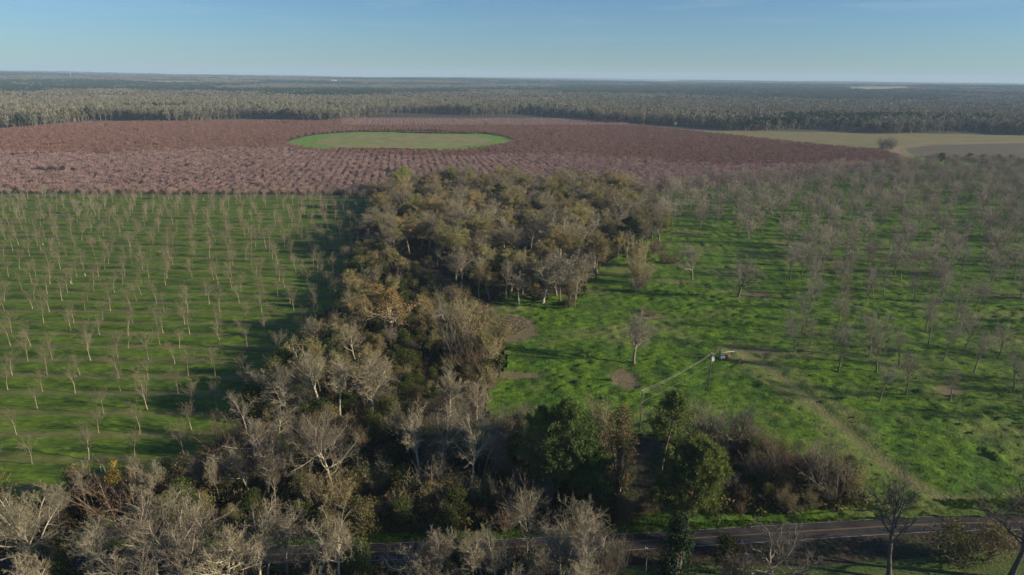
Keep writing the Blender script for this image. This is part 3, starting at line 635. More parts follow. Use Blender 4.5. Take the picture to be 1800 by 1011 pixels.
# far forest ------------------------------------------------------------
def far_tree(seed, kind):
    g = np.random.default_rng(seed); mb = MB(); H = 25
    V, F = tubes(np.array([[[0, 0, -1], [0, 0, H * .5], [0, 0, H * .8]]]), np.array([[.5, .3, .1]]), 4); mb.add(V, F, 1)
    n = {'bare': 170, 'pine': 170, 'green': 170}[kind]
    D = unit(g.normal(size=(n, 3))); rad = g.uniform(.35, 1, (n, 1)) ** .5
    if kind == 'pine': C = D * rad * np.array([4.2, 4.2, 6.5]) + np.array([0, 0, H * .70])
    else: C = D * rad * np.array([5.0, 5.0, 8.5]) + np.array([0, 0, H * .62])
    if kind == 'bare':   # upright slivers read as fine twigs
        d = unit(unit(C - np.array([0, 0, H * .3])) + g.normal(0, .2, (n, 3))); sd = unit(np.cross(d, g.normal(size=(n, 3)))); Ln = g.uniform(2.0, 3.6, (n, 1))
        V = np.stack([C - sd * .2 - d * Ln * .5, C + sd * .2 - d * Ln * .5, C + d * Ln * .5 + sd * .32, C + d * Ln * .6 - sd * .32], 1).reshape(-1, 3); i = np.arange(n)[:, None] * 4
        mb.add(V, i + np.array([[0, 1, 2, 3]]), 0)
    else:
        V, F = leafquads(g, C, 2.0 if kind == 'pine' else 1.7); mb.add(V, F, 0)
    return mb.build('far_tree_mesh', [M[{'bare': 'fbare', 'pine': 'fpine', 'green': 'fgreen'}[kind]], M['bark' if kind != 'pine' else 'barkpine']])
FT = {'bare': [far_tree(i, 'bare') for i in range(4)], 'pine': [far_tree(10 + i, 'pine') for i in range(3)], 'green': [far_tree(20 + i, 'green') for i in range(2)]}
def far_clump(seed, kind, n=9, rad=24):
    """a piece of distant canopy: several trees in one mesh"""
    g = np.random.default_rng(seed); V = []; F3 = []; m = 0; k = 60
    for _ in range(n):
        c = np.r_[g.uniform(-rad, rad, 2), 0]; h = g.uniform(18, 26)
        D = unit(g.normal(size=(k, 3))); D[:, 2] = np.abs(D[:, 2]) * 1.2 - .2
        C = c + np.array([0, 0, h * .7]) + D * np.array([6.5, 6.5, h * .3])
        v, f = leafquads(g, C, 3.8); V.append(v); F3.append(f + m); m += len(v)
    return mesh('far_canopy_mesh', np.concatenate(V), [np.concatenate(F3)], [M[{'bare': 'fbare', 'pine': 'fpine', 'green': 'fgreen'}[kind]]])
FC = {'bare': [far_clump(i, 'bare') for i in range(3)], 'pine': [far_clump(10 + i, 'pine') for i in range(3)]}
TLX = np.array([-900, 0, 160, 400, 600, 640, 780, 930, 1060, 1210, 1500, 1800, 2600]); TLY = np.array([234, 227, 215, 211, 212, 206, 198.5, 203, 213, 226, 232, 236, 245])
FIELDS = [poly([(1478, 163.5), (1600, 162), (1612, 168.5), (1540, 170), (1490, 168)]), poly([(1672, 167), (1760, 168), (1755, 170), (1680, 169.5)]), poly([(1060, 148.5), (1180, 149), (1200, 151.5), (1070, 151)]), poly([(540, 146), (640, 146.5), (650, 149), (550, 148.5)]), poly([(860, 156), (960, 156), (950, 159), (880, 159.5)]), poly([(250, 152), (350, 152), (360, 155), (270, 155.5)])]
for i, f in enumerate(FIELDS): 
    P = np.c_[f, terr(f[:, 0], f[:, 1]) + 3]; c = f.mean(0)
    # finely cut so it follows the hills
    lo = f.min(0); hi = f.max(0)
    o = obj('distant_field', grid_mesh('distant_field_mesh', np.linspace(lo[0], hi[0], 40), np.linspace(lo[1], hi[1], 40), lambda x, y: terr(x, y) + 2.5, [M['pale']], lambda x, y: inside(f, x, y))); o['kind'] = 'structure'
def forest_pts(r0, r1, sp):
    xs = np.arange(-r1 * .82, r1 * .82, sp); ys = np.arange(r0 * .62, r1, sp); X, Y = np.meshgrid(xs, ys); X = X.ravel(); Y = Y.ravel()
    X = X + rng.uniform(-.45, .45, len(X)) * sp; Y = Y + rng.uniform(-.45, .45, len(Y)) * sp
    r = np.hypot(X, Y); u, v, d = proj(X, Y); k = (r >= r0) & (r < r1) & (u > -320) & (u < 2120) & (v < np.interp(u, TLX, TLY) + 3 * np.sin(u / 40))
    for f in FIELDS: k &= ~inside(f, X, Y)
    return X[k], Y[k], u[k], v[k]
def species(X, Y, u, v):
    n = fbm(X / 800, Y / 700, 70, 4); m = fbm(X / 2600 + 3, Y / 2000, 75, 3); r = np.hypot(X, Y)
    edge = np.interp(u, TLX, TLY) - v                  # rows right behind the edge are mostly bare hardwoods
    pr = (n - .5) * 13 + (m - .5) * 10 + 1.9 * np.clip(edge / 14, 0, 1) - 1.1 + .5 * (r > 3500) + .95 * np.clip((u - 850) / 250, 0, 1)
    pr = np.clip(pr, .04, .96)
    t = np.where(rng.uniform(0, 1, len(X)) < pr, 1, 0); t = np.where((t == 0) & (rng.uniform(0, 1, len(X)) < .10), 2, t)
    return t
X, Y, u, v = forest_pts(900, 2700, 11.5); T = species(X, Y, u, v)
vv = np.interp(u, TLX, TLY) - v; vis = (u > 0) & (u < 1800); sc_ = rng.uniform(.72, 1.15, len(X)); sc_ *= .9 + .25 * fbm(X / 120, Y / 120, 90, 2)
front = np.zeros(len(X), bool); front[np.lexsort((vv, ~vis))[:180]] = True
Z = terr(X, Y)
names = {0: ('hardwood_tree', 'grey bare tree at the far forest edge'), 1: ('pine_tree', 'dark pine at the far forest edge'), 2: ('budding_tree', 'olive tree at the far forest edge')}
kinds = ['bare', 'pine', 'green']
ids = np.where(front)[0]; ids = ids[np.argsort(u[ids])]; cnt = {}
for k in ids:
    t = T[k]; nm, lab = names[t]; side = 'left of the round meadow' if u[k] < 510 else 'behind the round meadow' if u[k] < 890 else 'behind the stubble field' if u[k] > 1210 else 'right of the round meadow'
    ms = FT[kinds[t]]; o = obj(nm, ms[k % len(ms)]); o.location = (X[k], Y[k], Z[k]); o.rotation_euler.z = rng.uniform(0, 6.28); s = sc_[k]; o.scale = (s, s, s)
    o['category'] = 'tree'; o['group'] = 'trees along the front edge of the far forest'; cnt[lab + side] = cnt.get(lab + side, 0) + 1; o['label'] = lab + ' ' + side + ', ' + ordw(cnt[lab + side] - 1) + ' from left'
k = ~front
for t, nm, lab in ((0, 'far_hardwood_forest', 'far forest of grey bare hardwoods beyond the peach orchard'), (1, 'far_pine_forest', 'far dark green pine forest spreading beyond the orchards'), (2, 'far_budding_woods', 'scattered olive budding trees among the far grey forest')):
    q = k & (T == t); n = q.sum(); s = sc_[q]; ms = FT[kinds[t]]
    scatter(nm, [src('far_source', m) for m in ms], np.c_[X[q], Y[q], Z[q]], np.c_[s, s, s], rng.uniform(0, 6.28, n), rng.integers(0, len(ms), n), lab, 'forest')
Xa, Ya, ua, va = forest_pts(2700, 6500, 34); Xb, Yb, ub, vb_ = forest_pts(6500, 15000, 95)
Xc = np.r_[Xa, Xb]; Yc = np.r_[Ya, Yb]; uc = np.r_[ua, ub]; vc = np.r_[va, vb_]; sx = np.r_[np.full(len(Xa), .9), np.full(len(Xb), 2.1)] * rng.uniform(.85, 1.2, len(Xc)); T = species(Xc, Yc, uc, vc); Z = terr(Xc, Yc)
for t, nm, lab in ((0, 'distant_hardwood_canopy', 'hazy grey woodland canopy stretching to the horizon'), (1, 'distant_pine_canopy', 'hazy dark green pine canopy stretching to the horizon')):
    q = (T == 1) if t else (T != 1); n = q.sum(); s = sx[q]; sz = rng.uniform(.8, 1.1, n); ms = FC[kinds[t]]
    scatter(nm, [src('far_source', m) for m in ms], np.c_[Xc[q], Yc[q], Z[q]], np.c_[s, s, sz], rng.uniform(0, 6.28, n), rng.integers(0, len(ms), n), lab, 'forest')

# ------------------------------------------------------------------ near woods
LANDM = []
TREES = []        # (key, x, y, h, descr, zone, cat, name, opts)
YB = at(215, 912)
def named(key, px, py, h, label, name='bare_tree', cat='tree', lm=None, group=None, **kw):
    x, y = at(px, py); place(key, x, y, h, label, name, cat, group, **kw); OCC.append((x, y, .55 * h * .35))
    if lm: LANDM.append((lm, x, y))
OCC = []
def fill(zone, pts_px, spacing, weights, hrange, seed, keep=None, wide=(.8, 1.1)):
    g = np.random.default_rng(seed); P = poly(pts_px); lo = P.min(0); hi = P.max(0); pl = []
    for _ in range(9000):
        x = g.uniform(lo[0], hi[0]); y = g.uniform(lo[1], hi[1])
        if not inside(P, np.array([x]), np.array([y]))[0]: continue
        if any((x - a) ** 2 + (y - b) ** 2 < (spacing * g.uniform(.75, 1.1)) ** 2 for a, b in pl): continue
        if abs(x - YB[0]) < 6 and -14 < y - YB[1] < 5: continue
        if any((x - a) ** 2 + (y - b) ** 2 < max(r, spacing * .5) ** 2 for a, b, r in OCC): continue
        pl.append((x, y))
    ks = list(weights); w = np.array([weights[k] for k in ks], float); w /= w.sum()
    for x, y in pl:
        k = ks[g.choice(len(ks), p=w)]; hr = HR.get(k, (1, 1)); h = g.uniform(*hrange) * g.uniform(*hr)
        TREES.append((k, x, y, h, zone, g.uniform(*wide)))
HR = {'evergreen': (.4, .6), 'olive': (.4, .6), 'brush': (.3, .5), 'thicket': (.45, .65), 'oliveshrub': (.4, .6), 'cedar': (.55, .8), 'woodpine': (.95, 1.1), 'slim': (.8, 1), 'cypress': (.8, 1)}
DESC = {'grey': ('grey bare tree', 'bare_tree', 'tree'), 'bud': ('olive budding tree', 'budding_tree', 'tree'), 'tan': ('pale-trunked tan tree', 'bare_tree', 'tree'), 'fluffy': ('fine-twigged tan tree', 'fine_twigged_tree', 'tree'),
        'slim': ('slim bare tree', 'slim_tree', 'tree'), 'crooked': ('crooked pale-limbed tree', 'sycamore_tree', 'tree'), 'sycamore': ('spreading pale-limbed tree', 'sycamore_tree', 'tree'), 'russet': ('russet oak', 'oak_tree', 'tree'), 'woodpine': ('dark green pine', 'pine_tree', 'tree'), 'pine': ('green pine', 'pine_tree', 'tree'),
        'cedar': ('dark conical cedar', 'cedar_tree', 'tree'), 'evergreen': ('green leafy bush', 'evergreen_bush', 'bush'), 'olive': ('olive leafy bush', 'olive_bush', 'bush'), 'brush': ('brown twiggy shrub', 'twiggy_shrub', 'shrub'),
        'thicket': ('grey thicket shrub', 'twiggy_shrub', 'shrub'), 'oliveshrub': ('olive budding shrub', 'budding_shrub', 'shrub'), 'cypress': ('olive-brown conifer', 'conifer_tree', 'tree'), 'lime': ('lime maple', 'maple_tree', 'tree')}
GROUPS = {'central': 'trees of the central wood', 'hedge': 'trees of the strip beside the left field', 'road': 'trees along the north side of the road', 'thick': 'trees of the thicket by the pasture corner', 'south': 'bare trees south of the road', 'point': 'trees on the wood point in the pasture'}

# --- central wood, picked out one by one
named('russet', 702, 432, 17, 'russet brown-topped oak at the left corner of the central wood', 'oak_tree', lm='the upper russet oak', wide=1.2)
named('russet', 688, 592, 19, 'broad russet oak with dark limbs halfway down the wooded strip', 'oak_tree', lm='the broad russet oak', variant=1, wide=1.3)
named('fluffy', 655, 450, 14, 'grey-white bare tree below the upper russet oak at the field edge', wide=1.1)
named('grey', 690, 478, 13, 'low grey bare tree between the two russet oaks at the field edge', wide=1.2)
named('lime', 738, 400, 17, 'lime-green budding maple at the top left of the central wood', 'maple_tree', lm='the lime-green maple')
named('tan', 690, 372, 15, 'small pale bare tree left of the lime-green maple by the peach rows')
named('fluffy', 812, 400, 21, 'large fine-twigged pale tree at the back of the central wood', lm='the big pale back tree')
named('bud', 955, 400, 21, 'large olive budding tree at the back middle of the central wood', 'budding_tree', lm='the large olive budding tree', wide=1.15)
named('woodpine', 992, 372, 19, 'dark green pine poking out of the back of the central wood', 'pine_tree', lm='the back pine')
named('woodpine', 1048, 420, 17, 'round dark green pine in the right half of the central wood', 'pine_tree', lm='the right-hand pine', wide=1.1)
named('bud', 1060, 372, 18, 'yellow-olive budding tree at the back right of the central wood', 'budding_tree')
named('bud', 1098, 392, 18, 'pale olive budding tree behind the right tip of the central wood', 'budding_tree')
named('bud', 1128, 432, 18, 'golden-olive budding tree at the right tip of the central wood', 'budding_tree', wide=1.2, lm='the golden-olive tree')
named('crooked', 768, 470, 13, 'small white-limbed bare tree standing alone over the dark gap', lm='the white-limbed tree')
named('bud', 785, 415, 14, 'small golden budding tree above the white-limbed tree', 'budding_tree')
named('bud', 835, 442, 16, 'olive budding tree in the middle left of the central wood', 'budding_tree')
named('tan', 812, 512, 19, 'tall tan bare tree with several leaders at the left of the tall front clump')
named('tan', 842, 522, 20, 'tall tan bare tree with pale trunk, middle of the tall front clump', lm='the tall tan clump')
named('bud', 858, 508, 20, 'tall olive-tinted tree at the back of the tall front clump', 'budding_tree')
named('tan', 890, 530, 20, 'tall pale-trunked tree just right of the tall tan clump')
named('bud', 932, 520, 18, 'olive-topped tree with forked pale trunk in the front of the central wood', 'budding_tree')
named('grey', 985, 530, 17, 'grey bare tree with pale trunk near the front right corner of the central wood')
named('grey', 1030, 500, 17, 'round-topped grey tree beside the green bay of pasture')
named('grey', 1010, 540, 14, 'low grey tree at the very front corner of the central wood')
named('cypress', 1000, 545, 12, 'dark olive conifer at the front corner of the central wood', 'conifer_tree')
named('bud', 1085, 455, 15, 'pale round-topped budding tree above the dark recess', 'budding_tree')
named('oliveshrub', 1128, 500, 13, 'brown-olive bushy tree on the wood point in the pasture', 'bushy_tree', lm='the wood point')
named('oliveshrub', 1120, 470, 14, 'taller olive-brown bushy tree behind the wood point', 'bushy_tree')
named('thicket', 1118, 514, 8, 'small grey shrub at the very tip of the wood point', 'twiggy_shrub', 'shrub')
named('brush', 1130, 506, 5, 'low reddish brown brush at the foot of the wood point', 'twiggy_shrub', 'shrub')
named('brush', 1165, 462, 8, 'rusty brown brush at the right tip of the central wood', 'twiggy_shrub', 'shrub')
named('brush', 1185, 465, 5, 'low rusty brush furthest right of the central wood', 'twiggy_shrub', 'shrub', wide=1.4)
named('brush', 1150, 448, 9, 'brown twiggy shrub below the golden-olive tree', 'twiggy_shrub', 'shrub')
CENTRAL = [(668, 350), (700, 338), (760, 332), (1060, 336), (1125, 358), (1152, 390), (1162, 440), (1110, 452), (1062, 468), (1046, 500), (1005, 540), (940, 540), (872, 532), (800, 512), (790, 470), (745, 440), (700, 470), (640, 460), (636, 430), (665, 400)]
fill('central', CENTRAL, 10.4, {'grey': 8, 'bud': 6.5, 'fluffy': 4, 'slim': 1.5, 'tan': 2, 'oliveshrub': 1.5, 'thicket': 1, 'evergreen': 3, 'woodpine': .5, 'lime': .6}, (14, 24), 11, wide=(1.25, 1.75))
# --- hedge strip down the left
named('bud', 598, 640, 14, 'olive budding tree on the left side of the strip below the broad russet oak', 'budding_tree')
named('grey', 582, 610, 13, 'thin grey tree at the field edge left of the broad russet oak')
named('crooked', 628, 650, 15, 'slender white-trunked tree left of the evergreen bushes')
named('bud', 655, 665, 12, 'olive tree right of the slender white-trunked tree', 'budding_tree')
named('evergreen', 700, 640, 7, 'dark evergreen bush below the broad russet oak', 'evergreen_bush', 'bush')
named('evergreen', 728, 650, 6.5, 'yellow-green bush in the middle of the strip', 'evergreen_bush', 'bush')
named('evergreen', 738, 612, 7, 'evergreen bush beside the right edge of the broad russet oak', 'evergreen_bush', 'bush')
named('oliveshrub', 830, 605, 15, 'tall brown-olive thicket tree left of the brush pile', 'bushy_tree', lm='the brush pile thicket')
named('oliveshrub', 860, 640, 12, 'bright olive bushy tree at the pasture edge below the brush pile', 'bushy_tree')
named('thicket', 800, 640, 14, 'tall grey thicket tree on the pasture side of the strip', 'bushy_tree')
named('brush', 835, 655, 9, 'brown thicket at the left edge of the pasture', 'twiggy_shrub', 'shrub')
named('crooked', 792, 600, 16, 'dead-topped pale tree left of the brush pile thicket')
named('tan', 600, 745, 20, 'huge tan fine-twigged tree in the middle of the left wood', wide=1.2, lm='the huge tan tree')
named('fluffy', 655, 738, 20, 'wide rosy-tan tree right of the huge tan tree', wide=1.15)
named('fluffy', 560, 715, 17, 'tan tree behind the huge tan tree', wide=1.1)
named('sycamore', 500, 745, 15, 'grey spreading tree with pale limbs at the corner of the left field', wide=1.1, lm='the field corner tree')
named('sycamore', 470, 725, 13, 'silvery spreading tree overhanging the left field', wide=1.15)
named('evergreen', 535, 748, 7, 'bright green bush low beside the field corner tree', 'evergreen_bush', 'bush')
named('fluffy', 790, 725, 14, 'grey-tan round tree right of the dark hollow', wide=1.1, lm='the dark hollow tree')
named('fluffy', 838, 738, 13, 'tan tree with pale top at the bottom left of the pasture')
HEDGE = [(668, 475), (745, 480), (800, 530), (862, 560), (885, 630), (862, 690), (770, 650), (745, 640), (700, 680), (690, 745), (470, 762), (452, 725), (505, 672), (560, 622), (606, 550), (638, 490)]
EDGE = [(672, 352), (690, 352), (672, 470), (640, 560), (600, 640), (545, 690), (470, 735), (440, 728), (500, 670), (552, 622), (598, 552), (633, 475), (640, 420)]
fill('hedge', EDGE, 4.6, {'evergreen': 5, 'oliveshrub': 3, 'olive': 3, 'cedar': 1.2, 'thicket': 1}, (14, 19), 23, wide=(1.1, 1.4))
fill('hedge', [(700, 640), (770, 640), (770, 700), (690, 715)], 5.0, {'evergreen': 5, 'brush': 2, 'olive': 1}, (8, 12), 24)
fill('hedge', HEDGE, 6.2, {'olive': 3.5, 'evergreen': 5.5, 'oliveshrub': 3.5, 'grey': 1.5, 'thicket': 1.5, 'bud': 2, 'brush': 1.5, 'crooked': .7}, (10, 15), 22, wide=(1, 1.3))
# --- wood north of the road
named('pine', 945, 872, 23, 'dark green pine at the left of the pine group above the road', 'pine_tree', lm='the left pine of the group')
named('pine', 1008, 885, 26, 'tallest green pine in the middle of the group above the road', 'pine_tree', variant=1, wide=1.15, lm='the tall middle pine')
named('pine', 1040, 900, 18, 'lower bushy pine in front of the tallest pine above the road', 'pine_tree', variant=2, wide=1.1)
named('cypress', 1085, 885, 25, 'tall olive-brown conifer at the right end of the pine group', 'conifer_tree', wide=.9, lm='the olive-brown conifer')
named('oliveshrub', 1062, 800, 15, 'feathery tan-green tree behind the olive-brown conifer', 'bushy_tree')
named('slim', 1050, 815, 14, 'grey bare tree squeezed between the middle pine and the conifer', wide=1.2)
named('tallpine', 1159, 858, 25, 'tall pine with long bare trunk right of the wire cutting', 'pine_tree', lm='the long-trunked pine')
named('roundpine', 1207, 932, 20, 'round-crowned bright green pine at the road edge', 'pine_tree', lm='the round-crowned pine', wide=.95)
named('olive', 1098, 925, 6.5, 'pale yellow-green bush at the foot of the conifer by the road', 'olive_bush', 'bush')
named('olive', 1122, 905, 4.5, 'small dark leafy bush at the bottom of the wire cutting', 'olive_bush', 'bush')
named('evergreen', 1148, 893, 5, 'leafy bush under the long-trunked pine', 'evergreen_bush', 'bush')
named('tan', 740, 868, 20, 'slender white-trunked tree with rosy top in the dark wood', lm='the rosy white-trunked tree')
named('crooked', 772, 862, 19, 'forked pale tree right of the rosy white-trunked tree')
named('tan', 830, 880, 21, 'grey tree with several pale leaders in the dark wood, left of the pines', wide=1.05)
named('crooked', 850, 850, 19, 'crooked white-branched tree behind the many-leadered tree')
named('sycamore', 585, 880, 22, 'big fan-shaped bare tree in front of the huge tan tree', wide=.95, lm='the fan-shaped tree')
named('crooked', 470, 868, 17, 'leaning bare tree left of the fan-shaped tree', wide=1.1)
named('olive', 145, 892, 10, 'yellow-green leafy tree at the bottom edge of the left field', 'leafy_tree', lm='the yellow-green leafy tree')
named('brush', 215, 912, 12, 'brown shrub topped by a patch of golden yellow leaves', 'twiggy_shrub', 'shrub', yellow=True, lm='the yellow-topped shrub')
named('brush', 285, 895, 9, 'tall reddish brown twiggy shrub right of the yellow-topped shrub', 'twiggy_shrub', 'shrub', wide=1.3)
named('olive', 322, 875, 10, 'broad olive-brown leafy tree at the lower right of the left field', 'leafy_tree', wide=1.2, lm='the broad olive leafy tree')
named('olive', -8, 925, 12, 'tan-green leafy tree cut by the left edge of the photo', 'leafy_tree', wide=1.1)
named('olive', 370, 860, 8, 'small pale green bush right of the broad olive leafy tree', 'olive_bush', 'bush')
named('sycamore', 448, 812, 13, 'grey-topped tree over dark red brush at the field corner')
named('brush', 405, 800, 9, 'dark reddish brush at the lower right corner of the left field', 'twiggy_shrub', 'shrub', wide=1.3)
ROADW = [(-60, 925), (90, 902), (250, 880), (390, 830), (440, 770), (690, 755), (860, 765), (960, 790), (1075, 800), (1096, 860), (1092, 920), (900, 935), (640, 945), (380, 950), (-60, 962)]
fill('road', ROADW, 5.4, {'evergreen': 5.5, 'brush': 3.5, 'oliveshrub': 3, 'grey': 1.6, 'thicket': 2, 'crooked': 1.0, 'olive': 4, 'cedar': .6, 'slim': 1.8}, (11, 17), 33)
fill('road', [(720, 790), (920, 780), (925, 900), (720, 910)], 5.5, {'slim': 4, 'thicket': 3, 'grey': 3, 'cedar': 1.5, 'evergreen': 3}, (13, 19), 34)
# --- thicket right
named('thicket', 1225, 790, 12, 'tall grey thicket behind the round-crowned pine', 'bushy_tree', wide=1.3, lm='the grey thicket')
named('thicket', 1262, 795, 12, 'tall grey-tan thicket right of the first one', 'bushy_tree', wide=1.3)
named('gaunt', 1296, 815, 15, 'dark-limbed spreading tree at the right of the grey thicket', wide=1.1, variant=0)
named('thicket', 1320, 800, 10, 'thin grey-green bare tree at the pasture edge of the thicket', 'bushy_tree', wide=1.2)
named('brush', 1388, 838, 8, 'brown shrub in the middle of the roadside thicket', 'twiggy_shrub', 'shrub', wide=1.4)
named('olive', 1378, 868, 7, 'pale olive bush in the front of the roadside thicket', 'olive_bush', 'bush')
named('thicket', 1460, 880, 13, 'tall grey-brown thicket at the right end of the roadside thicket', 'bushy_tree', wide=1.2, lm='the end thicket')
named('slim', 1425, 870, 14, 'slim grey tree left of the end thicket')
named('oliveshrub', 1495, 872, 8, 'tan-leaved bush at the right end of the roadside thicket', 'budding_shrub', 'shrub')
THICK = [(1185, 780), (1300, 790), (1400, 815), (1500, 850), (1512, 885), (1420, 900), (1280, 908), (1250, 905), (1200, 850)]
fill('thick', THICK, 5.0, {'brush': 4, 'thicket': 3.5, 'olive': 2, 'evergreen': 2, 'oliveshrub': 2}, (9, 15), 44)
# --- south of the road
named('sycamore', 66, 1022, 19, 'large pale-limbed spreading tree in the bottom left corner', wide=1.15, variant=0, lm='the bottom left tree')
named('sycamore', 275, 1030, 18, 'wide pale-limbed tree left of centre at the bottom edge', wide=1.2, variant=1, lm='the wide bottom-edge tree')
named('crooked', 172, 1045, 17, 'leaning slender tree with olive twigs between two spreading trees')
named('sycamore', 330, 1060, 17, 'sprawling white-limbed tree at the bottom edge below the golden bushes', variant=2, wide=1.1)
named('crooked', 455, 1060, 18, 'white-trunked tree with broken crown at the bottom edge')
named('crooked', 505, 1020, 18, 'slender forked white tree left of the road opening')
named('tan', 600, 1050, 19, 'tall bare tree with rosy twigs at the left end of the open road', lm='the rosy roadside tree')
named('crooked', 560, 1035, 17, 'branching pale tree just left of the rosy roadside tree')
named('grey', 760, 1075, 17, 'grey bare tree rising from the bottom edge before the road')
named('tan', 830, 1060, 16, 'pale upright bare tree at the bottom edge, middle of the photo', lm='the bottom middle tree')
named('sycamore', 925, 985, 15, 'fan-crowned pale tree at the road edge below the pines', wide=.9)
named('crooked', 700, 1060, 14, 'small dead white tree in front of the road, left of middle')
named('sycamore', 1020, 1040, 16, 'tangled pale-limbed tree before the road below the pines', wide=.95, lm='the tangled tree')
named('grey', 960, 1060, 14, 'grey twiggy tree left of the tangled tree at the bottom edge')
named('cedar', 1180, 1078, 21, 'dark conical cedar at the bottom edge right of the road pole', 'cedar_tree', wide=.95, lm='the dark cedar', variant=0)
named('evergreen', 1273, 1010, 8, 'green bushy young pine right of the dark cedar', 'young_pine', 'tree', wide=.9)
named('thicket', 1290, 1040, 8, 'grey twiggy shrub at the bottom edge right of the dark cedar', 'twiggy_shrub', 'shrub')
named('sprawl', 1345, 1030, 15, 'low sprawling tree with crooked pale limbs south of the road', wide=1.05, lm='the sprawling tree')
named('gaunt', 1562, 1018, 22, 'tall dark forked bare tree at the lower right, in front of the road', variant=0, wide=1.0, lm='the dark forked tree')
named('gaunt', 1776, 1018, 24, 'tall dark-limbed bare tree at the right edge of the photo', variant=1, wide=1.15, lm='the right edge tree')
named('olive', 1675, 990, 9, 'broad olive and tan leafy tree south of the road at the right', 'leafy_tree', wide=1.5, variant=1)
named('olive', 1735, 985, 8, 'tan-leaved bushy tree between the olive tree and the right edge tree', 'leafy_tree', wide=1.4, variant=2)
fill('south', [(-100, 1005), (640, 1000), (640, 1120), (-100, 1120)], 6.5, {'brush': 2, 'crooked': 4, 'thicket': 2, 'olive': 2, 'evergreen': 1, 'fluffy': 2.5}, (12, 17), 55)
fill('south', [(745, 1000), (1085, 992), (1085, 1120), (745, 1120)], 5.0, {'brush': 3, 'crooked': 3, 'thicket': 3, 'evergreen': 2.5, 'fluffy': 1, 'olive': 1}, (12, 16), 56)
# --- lone pasture trees
named('oldpecan', 1114, 640, 18, 'lone bare pecan with pale trunk standing in the open pasture', 'pecan_tree', 'pecan tree', lm='the lone pasture pecan', variant=0, wide=.9)
named('oldpecan', 1297, 524, 20, 'large dark-trunked bare pecan leaning right of the wood point', 'pecan_tree', 'pecan tree', lm='the leaning pecan', variant=1, wide=.95)
named('oldpecan', 1216, 492, 19, 'large twin-stemmed bare pecan between the central wood and leaning pecan', 'pecan_tree', 'pecan tree', lm='the twin-stemmed pecan', variant=0, wide=.8)
named('slim', 1196, 522, 9, 'small thin bare tree in front of the twin-stemmed pecan')
named('brush', 1145, 556, 2.6, 'low dark brush heap in the pasture above the lone pecan', 'brush_heap', 'brush heap', wide=2.2)
named('brush', 1130, 548, 2.2, 'smaller dark brush heap left of the other in the pasture', 'brush_heap', 'brush heap', wide=1.8)
named('evergreen', 855, 658, 2.2, 'small white-flowering shrub at the pasture edge of the strip', 'flowering_shrub', 'shrub')
x, y = at(1555, 262); place('thicket', x, y, 17, 'dark round-topped lone tree beside the curve of the farm lane', 'lone_tree', 'tree', wide=1.9); place('thicket', x + 10, y + 3, 14, 'smaller dark tree touching the lone tree at the farm lane', 'lone_tree', 'tree', wide=1.1)

# hedge behind the right orchard
hrng = np.random.default_rng(9)
for i, px in enumerate(np.linspace(1630, 1800, 15)):
    x, y = at(px, 284 + i * .25 + hrng.uniform(-1, 1)); kk = ['olive', 'brush', 'evergreen', 'thicket'][i % 4]
    TREES.append((kk, x, y, hrng.uniform(6, 11), 'lane', 1.3))
GROUPS['lane'] = 'bushes along the lane behind the right orchard'
LANDM += [('the farm lane curve', *at(1600, 262)), ('the tilled field', *at(1760, 270))]
LANDM += [('the pump rig', *at(1275, 628)), ('the brush pile', *at(892, 578)), ('the road pole', *at(1130, 985))]

# labels for the filled-in trees: kind + where it stands against the nearest landmark, then its size rank
LA = np.array([(x, y) for _, x, y in LANDM]); buckets = {}
for t in TREES:
    key, x, y, h, zone, w = t; d = np.hypot(LA[:, 0] - x, LA[:, 1] - y); i = int(d.argmin()); dx = x - LA[i, 0]; dy = y - LA[i, 1]
    rel = ('right of' if dx > 0 else 'left of') if abs(dx) > abs(dy) else ('behind' if dy > 0 else 'in front of')
    buckets.setdefault((DESC[key][0], rel, LANDM[i][0]), []).append(t)
RANK = ['tallest', 'second tallest', 'third tallest', 'fourth tallest', 'fifth tallest', 'sixth tallest', 'seventh tallest', 'eighth tallest', 'ninth tallest', 'tenth tallest', 'eleventh tallest', 'twelfth tallest', 'thirteenth tallest', 'fourteenth tallest']
prng = np.random.default_rng(4)
for (desc, rel, lm), ts in buckets.items():
    ts.sort(key=lambda t: -t[3]); n = len(ts)
    for i, (key, x, y, h, zone, w) in enumerate(ts):
        lab = f'{desc} {rel} {lm}'
        if n == 2: lab = ('taller ' if i == 0 else 'shorter ') + lab
        elif n > 2: lab = ('' if i == 0 else ordw(i) + ' ') + 'tallest ' + lab
        place(key, x, y, h, lab, DESC[key][1], DESC[key][2], GROUPS[zone], wide=w, rng=prng)

